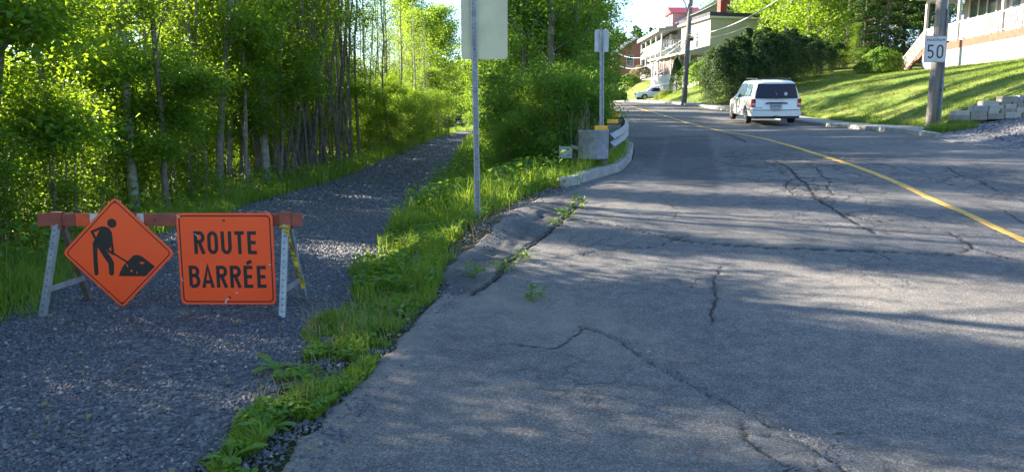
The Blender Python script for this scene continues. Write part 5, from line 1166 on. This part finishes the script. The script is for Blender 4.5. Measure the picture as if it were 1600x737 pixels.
# trees to the left of and behind the camera: their gaps make the stripes of light on the road
for k_, x, y, s in [('canopy', -12, v, 1.0) for v in (-9, -5, -1.5)]+[('narrow', -12, 1.6, 1.1), ('narrow', -11, 3.6, 1.1)]+[('narrow', -11, 5.6, 1.1), ('narrow', -10, 7.7, 1.0)]+[('narrow', -9.3, v-1.0, .95) for v in (10.0, 11.7, 15.0, 17.2, 18.9, 22.3, 24.0)]+[('canopy', -11.5, v, 1.05) for v in (20.6, 27, 30, 31.5, 35, 37.5, 41, 45)]:
    plant(k_+str(rw2.randrange(3 if k_ == 'canopy' else 2)), 'tall_tree', 'taller tree at the back of the left woodland', 'tree', x+rw2.uniform(-.9, .9), y+rw2.uniform(-.3, .3), s*rw2.uniform(.92, 1.1), group='taller trees at the back of the left woodland')

# --- right side of the street: hedge, cedar, conifers, shrubs
def dense_shrub(seed, rx, ry, h, n_, ls, m, name='foliage', lump=.22, shape='dome', flat=.2, narrow=.5):
    r = np.random.default_rng(seed); u = r.uniform(0, 1, n_)**.8; a = r.uniform(0, 2*pi, n_); f = r.uniform(.72, 1.0, n_)
    if shape == 'dome': pr = np.where(u < .35, .86+.4*u, np.sqrt(np.clip(1-((u-.35)/.66)**2.2, .0, 1)))
    elif shape == 'cone': pr = (1-u)**.75*np.where(u < .1, .75+u*2.5, 1)
    lum = 1+lump*(1.6*vnoise(a*2.2, u*3.5+seed, 1.0, seed)+1.3*vnoise(a*6, u*9, 1.0, seed+1)+.5*r.normal(size=n_)*.5); f = np.where(r.uniform(0, 1, n_) < .06, f*1.12, f)
    C = np.stack([np.cos(a)*rx*pr*f*lum, np.sin(a)*ry*pr*f*lum, u*h*(1+.28*vnoise(np.cos(a)*pr*3+5, np.sin(a)*pr*3, 1, seed+4)+.15*vnoise(np.cos(a)*pr*9+5, np.sin(a)*pr*9, 1, seed+6))+.02], 1)
    out = np.stack([np.cos(a)*1.5, np.sin(a)*1.5, u*1.6-.3], 1)
    V, Fc = leaves(C, ls, seed, flat=flat, narrow=narrow, out=out); me = np_mesh(name, V, Fc); me.materials.append(M[m]); return me
def shrub(me, name, label, cat, x, y, s=1, group=None, rz=0, stems=True, sink=0.0):
    t = thing(name, label, cat, (x, y, Hs(x, y)-sink), rz, group); t.scale = (s,)*3; link('foliage', me, None, t)
    if stems: MB().tube([(0, 0, -.4), (.02, 0, .4), (0, .03, 1.1)], [.07, .05, .03], 6).build('stem', M['bark_dark'], t)
    return t
bushA = dense_shrub(1, 2.3, 1.9, 4.3, 30000, .13, 'cedar'); bushB = dense_shrub(2, 1.9, 1.5, 3.6, 20000, .13, 'cedar')
hx = [(1142, 40.5, bushA, .76), (1172, 41.2, bushB, .94), (1200, 42, bushA, .74), (1228, 43.2, bushB, .80), (1256, 45, bushB, .66), (1284, 46.5, bushB, .5), (1308, 48, bushB, .42)]
for i, (px, Y, me_, s) in enumerate(hx):
    shrub(me_, 'cedar_shrub', ['big rounded dark cedar shrub nearest the street, left of the minivan', 'dark cedar shrub second from the street in the hedge row', 'tall dark cedar shrub right behind the minivan roof', 'dark cedar shrub fourth from the street in the hedge row', 'dark cedar shrub fifth from the street in the hedge row', 'dark cedar shrub sixth from the street in the hedge row', 'dark cedar shrub at the uphill end of the hedge row'][i], 'shrub', at(px, 120, Y).x, Y, s, 'cedar hedge beside the minivan', rz=i*1.3)
cone = dense_shrub(5, 1.05, 1.05, 4.0, 14000, .12, 'conifer', shape='cone', lump=.1)
shrub(cone, 'cone_cedar', 'dark cone-shaped cedar standing by the garden stair', 'shrub', at(1057, 140, 61).x, 61, .72)
gold = dense_shrub(6, 1.2, 1.0, 1.5, 6000, .12, 'cedar_gold'); green = dense_shrub(7, 1.2, 1.0, 1.4, 7000, .11, 'leaf_weed'); pinkish = dense_shrub(8, 1.2, 1.0, 1.4, 6000, .11, 'grass_dry')
for px, Y, me_, s, nm, lb in [(1042, 66, gold, .6, 'golden_shrub', 'golden yellow shrub left of the cone-shaped cedar'), (1033, 70, gold, .55, 'golden_shrub', 'low yellow-green shrub in front of the small white hatchback'), (1040, 73, green, .5, 'shrub', 'low green shrub at the nose of the white hatchback'),
    (983, 97, green, 1.1, 'shrub', 'round bright green shrub before the brick house porch'), (1001, 98, pinkish, 1.3, 'shrub', 'pale straw-pink shrub left of the white house corner'), (965, 97, green, 1.1, 'shrub', 'green shrub at the left foot of the brick house'), (952, 96, pinkish, 1.0, 'shrub', 'dry brownish shrub at the edge of the thicket leaves'), (1021, 90, cone, .4, 'cone_cedar', 'tiny pointed cedar against the white house base'),
    (1088, 60, green, 1.2, 'shrub', 'bright green shrub under the cream house porch'), (1101, 57, green, 1.15, 'shrub', 'bright green shrub between porch and big cedar'), (1078, 64, green, .9, 'shrub', 'small green shrub right of the slim utility pole'),
    (1375, 43.5, green, .95, 'hydrangea_shrub', 'light green rounded shrub at the foot of the orange porch steps'), (1392, 43, gold, .6, 'shrub', 'small yellow-green shrub touching the porch steps'), (1345, 44, green, .45, 'shrub', 'small low green shrub farther left of the porch steps')]:
    x_ = at(px, 130, Y).x; shrub(me_, nm, lb, 'shrub', x_, Y, s, stems=False, sink=.1)
# trees behind the hedge
for px, Y, k, s, lb in [(1262, 49, 'bright', .85, 'bright green young maple with pale trunk above the hedge'), (1232, 56, 'bright', 1.0, 'bright green tree behind the grey-green house wall'), (1200, 74, 'bright', 1.25, 'bright green tree rising behind the dark roof edge')]:
    x_ = at(px, 100, Y).x; plant(k, 'bright_tree', lb, 'tree', x_, Y, s)
for px, Y, k, s in [(1180, 96, 'big0', 1.25), (1215, 92, 'big1', 1.2), (1150, 108, 'big2', 1.25), (1250, 82, 'big2', 1.2), (1285, 74, 'big0', 1.1), (1320, 70, 'big1', 1.1), (1360, 66, 'big2', 1.0), (1400, 62, 'big0', .95), (1440, 64, 'big1', 1.0), (1300, 60, 'big1', .8), (1480, 60, 'big2', .9), (1130, 116, 'big0', 1.15), (1340, 58, 'big0', .7), (1230, 68, 'big1', .95)]:
    plant(k, 'hillside_tree', 'tall leafy tree on the slope behind the houses', 'tree', at(px, 60, Y).x, Y, s, group='trees on the slope behind the houses')
def conifer_mesh(seed, h, rb_, n_):
    r = np.random.default_rng(seed); q = MB(); q.tube([(0, 0, -.3), (0, 0, h*.5), (0, 0, h)], [.16, .1, .02], 8, cap=False); nb = 70; C = []; 
    for k in range(nb):
        u = .08+.92*(k/nb); L_ = rb_*(1-u)**.8*r.uniform(.7, 1.1)+.15; a = k*2.4; e = (cos(a)*L_, sin(a)*L_, u*h-.22*L_); q.tube([(0, 0, u*h), (e[0]*.5, e[1]*.5, u*h+.03), e], [.03, .02, .005], 3, cap=False)
        m_ = n_//nb; t = r.uniform(.15, 1, m_)[:, None]; C.append(np.array([0, 0, u*h])*(1-t)+np.array(e)*t+r.normal(size=(m_, 3))*np.array([.22, .22, .08])*(.5+L_*.25))
    V, Fc = leaves(np.concatenate(C), .15, seed, flat=.8, droop=.3, narrow=.4); cm = np_mesh('crown', V, Fc); cm.materials.append(M['conifer']); tm = bpy.data.meshes.new('trunk'); tm.from_pydata(q.v, [], q.f); tm.materials.append(M['bark_dark']); return tm, cm
KIND['con0'] = conifer_mesh(31, 11, 2.6, 15000); KIND['con1'] = conifer_mesh(32, 9, 2.2, 13000)
for px, Y, k, s in [(1325, 52, 'con0', .9), (1352, 50, 'con1', .95), (1385, 49, 'con0', .85), (1300, 54, 'con1', 1.0), (1412, 50, 'con1', .9), (1450, 48, 'con0', .8), (1370, 54, 'con0', 1.0), (1335, 56, 'con1', 1.1)]:
    plant(k, 'spruce', 'dark spruce standing left of and behind the porch house', 'tree', at(px, 60, Y).x, Y, s, group='dark spruces beside the porch house')
for px, Y, k, s in [(1300, 48.5, 'sap0', .6), (1318, 47.5, 'sap2', .55), (1335, 46.5, 'sap0', .5)]:
    plant(k, 'sapling', 'thin sapling in the shade at the top of the lawn', 'sapling', at(px, 90, Y).x, Y, s, group='saplings at the top of the lawn')

# --- far hill with its forest
hx_, hy_ = np.meshgrid(np.linspace(-260, 420, 60), np.linspace(190, 620, 40)); hz_ = 4+44*np.exp(-((hx_-95)/190)**2)*S((hy_-195)/210)+8*vnoise(hx_, hy_, 60, 2)*S((hy_-200)/80)
props(link('hill', grid_mesh('hill', hx_, hy_, hz_-2), M['hill']), kind='structure')
rf = np.random.default_rng(77); N_ = 3400; fxx = rf.uniform(-120, 230, N_); fyy = 200+rf.uniform(0, 1, N_)**1.2*250; fzz = 4+44*np.exp(-((fxx-95)/190)**2)*S((fyy-195)/210)+8*vnoise(fxx, fyy, 60, 2)*S((fyy-200)/80)-2
Cs = []; 
for j in range(26):
    u = rf.uniform(0, 1, N_); a = rf.uniform(0, 2*pi, N_); hh = 6+5*((np.arange(N_)*7919) % 100)/100; con = (np.arange(N_) % 3 > 0); rad = np.where(con, (1-u)*1.9+.2, 2.6*np.sqrt(np.clip(1-(2*u-1)**2, .05, 1)))
    Cs.append(np.stack([fxx+np.cos(a)*rad, fyy+np.sin(a)*rad, fzz+u*hh], 1))
V, Fc = leaves(np.concatenate(Cs), 1.9, 9, flat=.5, narrow=.7); props(link('hill_forest', np_mesh('hill_forest', V, Fc), M['conifer']), kind='stuff')

# ------------------------------------------------------------------ ground cover
def blades(name, x, y, h, wd, m, seed, lean=.35, z=None, segs=2):
    r = np.random.default_rng(seed); n_ = len(x); zz = H(x, y)-.02 if z is None else z; a = r.uniform(0, 2*pi, n_); b = r.uniform(0, 2*pi, n_); h = h*r.uniform(.5, 1.25, n_)*np.clip(1+1.5*vnoise(x, y, .35, seed+7)+.8*vnoise(x, y, 1.1, seed+8), .3, 2.2); ln_ = h*lean*r.uniform(.2, 1.6, n_)
    cx, sx_ = np.cos(a)*wd*.5, np.sin(a)*wd*.5; lx_, ly_ = np.cos(b)*ln_, np.sin(b)*ln_
    if segs == 1:
        V = np.stack([np.stack([x-cx, y-sx_, zz], 1), np.stack([x+cx, y+sx_, zz], 1), np.stack([x+lx_, y+ly_, zz+h], 1)], 1).reshape(-1, 3); Fc = np.arange(3*n_).reshape(-1, 3)
    else:
        V = np.stack([np.stack([x-cx, y-sx_, zz], 1), np.stack([x+cx, y+sx_, zz], 1), np.stack([x+cx*.7+lx_*.35, y+sx_*.7+ly_*.35, zz+h*.6], 1), np.stack([x-cx*.7+lx_*.35, y-sx_*.7+ly_*.35, zz+h*.6], 1), np.stack([x+lx_, y+ly_, zz+h*.95], 1)], 1).reshape(-1, 3)
        i = np.arange(n_)*5; Fc = np.stack([i, i+1, i+2, i, i+2, i+3, i+3, i+2, i+4], 1).reshape(-1, 3)
    return props(link(name, np_mesh(name, V, Fc), M[m]), kind='stuff')
def scatter(n_, y0, y1, fl, fr, seed, pw=1.0, clumpy=.5, cs_=.35, thr=-.1):
    r = np.random.default_rng(seed); y = y0+(y1-y0)*r.uniform(0, 1, n_)**pw; L_, R__ = fl(y), fr(y); x = L_+(R__-L_)*r.uniform(0, 1, n_); k = vnoise(x, y, cs_, seed)+.5*vnoise(x, y, cs_/3, seed+1)
    keep = (k > thr) | (r.uniform(0, 1, n_) > clumpy); return x[keep], y[keep]
# the strip between the path and the road
sl0 = lambda y: xtr(y)-.05+.3*vnoise(y, 0*y, .45, 51)+.12*vnoise(y, 0*y, .15, 52)
sr0 = lambda y: xrl(y)-.03+.14*vnoise(y, 0*y, .3, 53)
bare = lambda x, y: ((x > xrl(y)-.38-.12*vnoise(x, y, .3, 5)) & (y > 8.0) & (y < 12.0)) | ((y < 5.6) & (vnoise(x, y, .22, 8) < .10-(y-3)*.08))
x, y = scatter(42000, 3.0, 9.0, sl0, sr0, 61, 1.0, .75, .3, .0); k = ~bare(x, y); blades('strip_grass', x[k], y[k], .095, .007, 'grass', 61, .6)
x, y = scatter(18000, 6.5, 15.5, sl0, sr0, 62, .8, .9, .4, .05); k = ~bare(x, y); blades('strip_grass', x[k], y[k], .21, .010, 'grass', 62, .35)
x, y = scatter(26000, 10.5, 30, sl0, lambda y: xrl(y)-.12, 63, 1.4, .6, .7, .0); k = ~bare(x, y); blades('bank_grass', x[k], y[k], .34, .013, 'grass', 63, .35)
x, y = scatter(9000, 28, 75, sl0, lambda y: np.minimum(sl0(y)+1.6, xrl(y)-.1), 64, 1.2, .5, 1.0, .0); blades('bank_grass', x, y, .4, .03, 'grass', 64, .35)
x, y = scatter(9000, 12.6, 15.2, lambda y: xrl(y)-1.1, lambda y: xrl(y)-.22, 65, 1, .3, .4, -.1); blades('kerb_grass', x, y, .22, .011, 'grass', 65, .35)
x, y = scatter(7000, 15.0, 34, lambda y: xrl(y)-.9, lambda y: xrl(y)-.22, 66, 1, .3, .4, -.1); blades('kerb_grass', x, y, .2, .02, 'grass', 66, .35)
x, y = scatter(900, 4.0, 12.0, sl0, sr0, 67, 1, .6, .5, .05); blades('dry_grass', x, y, .22, .006, 'grass_dry', 67, .5)
x, y = scatter(3500, 3.1, 12, lambda y: xrl(y)-.35, lambda y: xrl(y)+.08, 68, 1, .6, .2, 0); blades('dry_litter', x, y, .03, .012, 'grass_dry', 68, 3)
# left verge
vl = lambda y: xtl(y)-2.2; vr = lambda y: xtl(y)+.15+.35*vnoise(y, 0*y, .6, 71)
x, y = scatter(26000, 5.0, 16, vl, vr, 72, 1, .6, .6, -.05); blades('verge_grass', x, y, .26, .010, 'grass', 72, .45)
x, y = scatter(20000, 14, 40, vl, vr, 73, 1, .6, .8, -.05); blades('verge_grass', x, y, .30, .017, 'grass', 73, .4)
x, y = scatter(11000, 38, 100, vl, vr, 74, 1, .5, 1, -.05); blades('verge_grass', x, y, .45, .04, 'grass', 74, .4)
x, y = scatter(900, 7, 22, vl, vr, 75, 1, .6, .6, 0); blades('verge_stalks', x, y, .6, .006, 'grass_dry', 75, .2)
# broad-leaved weeds: clover, plantain, dandelion leaves
def weeds(name, x, y, ls, hh, seed, m='leaf_weed', per=1):
    r = np.random.default_rng(seed); C = np.stack([x, y, H(x, y)+.012+hh*r.uniform(0, 1, len(x))**1.5], 1); V, Fc = leaves(C, ls, seed, flat=1.4, narrow=.75); return props(link(name, np_mesh(name, V, Fc), M[m]), kind='stuff')
x, y = scatter(17000, 2.9, 7.5, sl0, sr0, 81, 1, .95, .22, .10); k = ~bare(x, y); weeds('ground_weeds', x[k], y[k], .034, .05, 81)
x, y = scatter(14000, 6.8, 13, sl0, sr0, 82, 1, .9, .5, .05); k = ~bare(x, y); weeds('ground_weeds', x[k], y[k], .055, .16, 82)
x, y = scatter(12000, 12, 30, sl0, lambda y: xrl(y)-.3, 83, 1.3, .8, .9, .0); weeds('bank_weeds', x, y, .085, .55, 83)
x, y = scatter(14000, 5, 40, vl, lambda y: xtl(y)+.0, 84, 1.3, .7, .9, -.05); weeds('verge_weeds', x, y, .075, .5, 84)
x, y = scatter(26000, 5, 60, lambda y: xtl(y)-12, lambda y: xtl(y)-1.0, 85, 1.2, .5, 1.2, -.05); weeds('woodland_floor_plants', x, y, .12, .6, 85)
# single weeds growing from the asphalt seam
def weed(px, py, label, s=1.0, n_=26, seed=0):
    x_, y_ = gnd(px, py); r = np.random.default_rng(seed+300); C = r.normal(size=(n_, 3))*np.array([.05, .05, .0])*s; C[:, 2] = r.uniform(.015, .09, n_)*s; V, Fc = leaves(C, .05*s, seed, flat=.8, narrow=.4); me_ = np_mesh('leaves', V, Fc); t = thing('weed', label, 'weed', (x_, y_, Hs(x_, y_)), 0, 'weeds in the asphalt seam'); link('leaves', me_, M['leaf_weed'], t)
    q = MB()
    for k in range(4): q.tube([(0, 0, -.02), (r.normal()*.03*s, r.normal()*.03*s, .07*s)], .0018, 3)
    q.build('stem', M['leaf_weed'], t)
for i, (px, py, s, lb) in enumerate([(830, 468, 1.3, 'lone green weed growing from the asphalt, nearest the camera'), (905, 325, 1.9, 'leafy weed in the seam just below the kerb nose'), (885, 342, 1.6, 'leafy weed in the seam, second from the kerb nose'), (868, 352, 1.0, 'small weed in the seam behind the broken asphalt mound'), (788, 425, 1.2, 'low weed where the seam meets the tyre-marked apron'), (815, 408, 1.3, 'small weed on the dark mound edge'), (740, 436, 1.6, 'green tuft at the tip of the dark mound')]): weed(px, py, lb, s, 30, i)
# taller leafy plants in the near strip
def dock(px, py, label, s, seed):
    x_, y_ = gnd(px, py); r = random.Random(seed); t = thing('dandelion_plant', label, 'weed', (x_, y_, Hs(x_, y_)), r.uniform(0, 6), 'leafy rosettes in the near grass strip')
    for k in range(9):
        a = 2*pi*k/9+r.uniform(-.3, .3); L_ = s*r.uniform(.09, .16); up = r.uniform(.3, 1.0); d = Vector((cos(a), sin(a), 0)); sd_ = Vector((-sin(a), cos(a), 0)); q = MB()
        for j, (t_, w_) in enumerate([(0, .1), (.3, .5), (.6, 1), (.85, .7), (1, .05)]):
            p = d*(L_*t_)+Vector((0, 0, L_*(up*t_-.55*t_*t_)+.01)); ww_ = sd_*(L_*.17*w_); q.v += [p-ww_+Vector((0, 0, .004)), p, p+ww_+Vector((0, 0, .004))]
        q.f = [(3*j, 3*j+1, 3*j+4, 3*j+3) for j in range(4)]+[(3*j+1, 3*j+2, 3*j+5, 3*j+4) for j in range(4)]; q.build('leaf', M['leaf_weed'], t)
for i, (px, py, s, lb) in enumerate([(432, 580, 1.3, 'dandelion rosette at the left edge of the weedy strip'), (515, 505, 1.2, 'leafy rosette in front of the barricade corner'), (575, 525, 1.3, 'broad leaf rosette in the middle of the weedy strip'), (470, 610, 1.1, 'leaf rosette beside the gravel, low in the strip'), (360, 722, 1.2, 'leaf rosette at the very bottom of the strip'), (420, 675, 1.2, 'leaf rosette near the bottom of the strip'), (548, 560, .9, 'small rosette near the asphalt edge'), (610, 490, 1.2, 'leaf rosette on the road side of the strip')]): dock(px, py, lb, s, i)
# lawn blades
x, y = scatter(120000, 19.4, 46, lambda y: xrr(y)+1.42, lambda y: xrr(y)*0+22.9, 91, 1.15, .2, .8, -.1); blades('lawn_grass', x, y, .075, .022, 'lawn_blade', 91, .7, segs=1)
x, y = scatter(30000, 44, 82, lambda y: xrr(y)+1.42, lambda y: xrr(y)+9.5, 92, 1, .2, 1, -.1); blades('lawn_grass', x, y, .10, .05, 'lawn_blade', 92, .7, segs=1)
x, y = scatter(5000, 19.5, 40, lambda y: xrr(y)+1.32, lambda y: xrr(y)+1.6, 93, 1, .2, 1, -.1); blades('lawn_edge_grass', x, y, .16, .03, 'lawn_blade', 93, .8, segs=1)
x, y = scatter(2500, 18.2, 19.4, lambda y: xrr(y)+.6, lambda y: xrr(y)+1.5, 94, 1, .2, 1, -.1); blades('pole_grass', x, y, .16, .02, 'lawn_blade', 94, .6, segs=1)
# stone chips on the gravel path and driveway
def stones(name, x, y, s0, s1, seed, z=None, m='stone_chip'):
    r = np.random.default_rng(seed); n_ = len(x); s = r.uniform(s0, s1, n_)*r.choice([.6, .8, 1, 1.35], n_); a = r.uniform(0, 2*pi, n_); zz = H(x, y)-.006 if z is None else z
    B = np.array([(-.5, -.32, 0), (.45, -.38, 0), (.55, .30, 0), (-.35, .42, 0), (-.28, -.15, .36), (.25, -.2, .42), (.2, .2, .30)]); Fb = np.array([(0, 1, 5), (0, 5, 4), (1, 2, 6), (1, 6, 5), (2, 3, 6), (3, 4, 6), (3, 0, 4), (4, 5, 6)])
    J = 1+r.uniform(-.3, .3, (n_, 7, 3)); Pn = B[None]*J*s[:, None, None]; t1 = r.uniform(-.45, .45, n_); t2 = r.uniform(-.45, .45, n_); Pn[:, :, 2] += Pn[:, :, 0]*t1[:, None]+Pn[:, :, 1]*t2[:, None]
    c, s_ = np.cos(a)[:, None], np.sin(a)[:, None]; X = Pn[:, :, 0]*c-Pn[:, :, 1]*s_+x[:, None]; Y = Pn[:, :, 0]*s_+Pn[:, :, 1]*c+y[:, None]; Z = Pn[:, :, 2]+zz[:, None]
    V = np.stack([X, Y, Z], 2).reshape(-1, 3); Fc = (Fb[None]+(np.arange(n_)*7)[:, None, None]).reshape(-1, 3); return props(link(name, np_mesh(name, V, Fc), M[m]), kind='stuff')
x, y = scatter(52000, 2.6, 8.0, lambda y: xtl(y)-.05, lambda y: xtr(y)+.35, 101, .95, .42, .8, -.12); k = proj(x, y, 0)[0] > -60; stones('gravel_chips', x[k], y[k], .010, .026, 101)
x, y = scatter(26000, 7.5, 15, lambda y: xtl(y)-.05, lambda y: xtr(y)+.15, 102, 1.1, .12); stones('gravel_chips', x, y, .014, .034, 102)
x, y = scatter(9000, 14.5, 30, lambda y: xtl(y), lambda y: xtr(y), 103, 1.3, .2); stones('gravel_chips', x, y, .03, .06, 103)
x, y = scatter(14000, 27, 75, lambda y: xtl(y), lambda y: xtr(y), 107, 1.3, .2); stones('gravel_chips', x, y, .045, .09, 107)
x, y = scatter(9000, 12.5, 19, lambda y: xrr(y)+.7, lambda y: xrr(y)+6, 104, 1, .5); stones('driveway_stones', x, y, .02, .06, 104, H(x, y)+.008)
x, y = scatter(9000, 3.0, 12.2, lambda y: xrl(y)-.30, lambda y: xrl(y)+.22, 105, 1, .7, .2, .05); stones('loose_chips', x, y, .008, .028, 105, H(x, y)+.002)
x, y = scatter(1100, 12, 30, lambda y: xrl(y)+.02, lambda y: xrl(y)+.5, 106, 1, .7, .3, .1); stones('loose_chips', x, y, .012, .03, 106, H(x, y)+.0)

# crumbs broken off along the cracks
rq = np.random.default_rng(404); qx, qy = [], []
for (L_, hw, dp, i) in LINES:
    if i not in (0, 1, 3, 20): continue
    P_ = np.array(L_); k = rq.integers(0, len(P_), int(len(P_)*(9 if i in (1, 20) else 3))); qx.append(P_[k, 0]+rq.normal(size=len(k))*hw*2.6); qy.append(P_[k, 1]+rq.normal(size=len(k))*hw*2.6)
qx = np.concatenate(qx); qy = np.concatenate(qy); stones('asphalt_crumbs', qx, qy, .006, .022, 405, H(qx, qy)+.018*vnoise(qx, qy, 1.3, 11)*S((qy-2)/3)-.004)
x, y = scatter(420, 3, 16, lambda y: xtl(y), lambda y: xrl(y)+.3, 406, 1, .3); weeds('fallen_leaves', x, y, .045, .012, 406, 'grass_dry')
# where look-alikes stand, said by landmarks
ORD = ['nearest', 'second nearest', 'third nearest', 'fourth nearest', 'fifth nearest', 'sixth nearest', 'seventh nearest', 'eighth nearest', 'ninth nearest', 'tenth nearest']
def place(px, y):
    L_ = [(-1e9, None), (0, 'left of the diamond sign'), (100, 'above the diamond sign'), (272, 'above the gap between signs'), (282, 'above the road closed sign'), (430, 'just right of the barricade'), (530, 'left of the far gravel path'), (640, 'by the narrowing gravel path'), (723, 'behind the big sign back'), (793, 'right of the big sign back'), (850, 'left of the guardrail end'), (905, 'behind the guardrail end shoe'), (955, 'left of the far road'), (1000, 'above the street houses'), (1100, 'behind the cream house'), (1220, 'behind the cedar hedge'), (1290, 'at the top of the lawn'), (1400, 'behind the porch house'), (1601, None)]
    r_ = None
    for x0, t_ in L_:
        if px >= x0: r_ = t_
    return r_
KW = {'slim trees in the woodland left of the path': 'slim woodland tree', G2: 'leafy woodland sapling', G3: 'woodland edge bush', 'trees of the thicket between path and road': 'dark green thicket tree', 'bushes of the thicket between path and road': 'drooping thicket bush', 'trees at the far end of the path': 'leafy tree at the path end', 'bushes at the far end of the path': 'low bush at the path end', 'trees on the slope behind the houses': 'tall leafy slope tree', 'dark spruces beside the porch house': 'dark spruce', 'taller trees at the back of the left woodland': 'taller woodland tree', 'broad trees behind the left woodland': 'broad background tree', 'sunlit bushes along the far path': 'sunlit yellow-green bush', 'straight slim trunks in the woodland': 'straight slim pale-brown trunk', 'saplings at the top of the lawn': 'thin sapling'}
bk = {}
for o in list(COL.objects):
    g_ = o.get('group')
    if g_ in KW and o.parent is None:
        px = proj(o.location.x, o.location.y, o.location.z+1.5)[0] if o.location.y > 1 else -1e4; p_ = place(px, o.location.y)
        if p_: bk.setdefault((g_, p_), []).append(o)
for (g_, p_), os_ in bk.items():
    os_.sort(key=lambda o: o.location.y)
    for i, o in enumerate(os_):
        if i < 10: o['label'] = '%s %s, %s the camera' % (KW[g_], p_, ORD[i])
        else: o['label'] = '%s %s, deep in the background' % (KW[g_], p_)
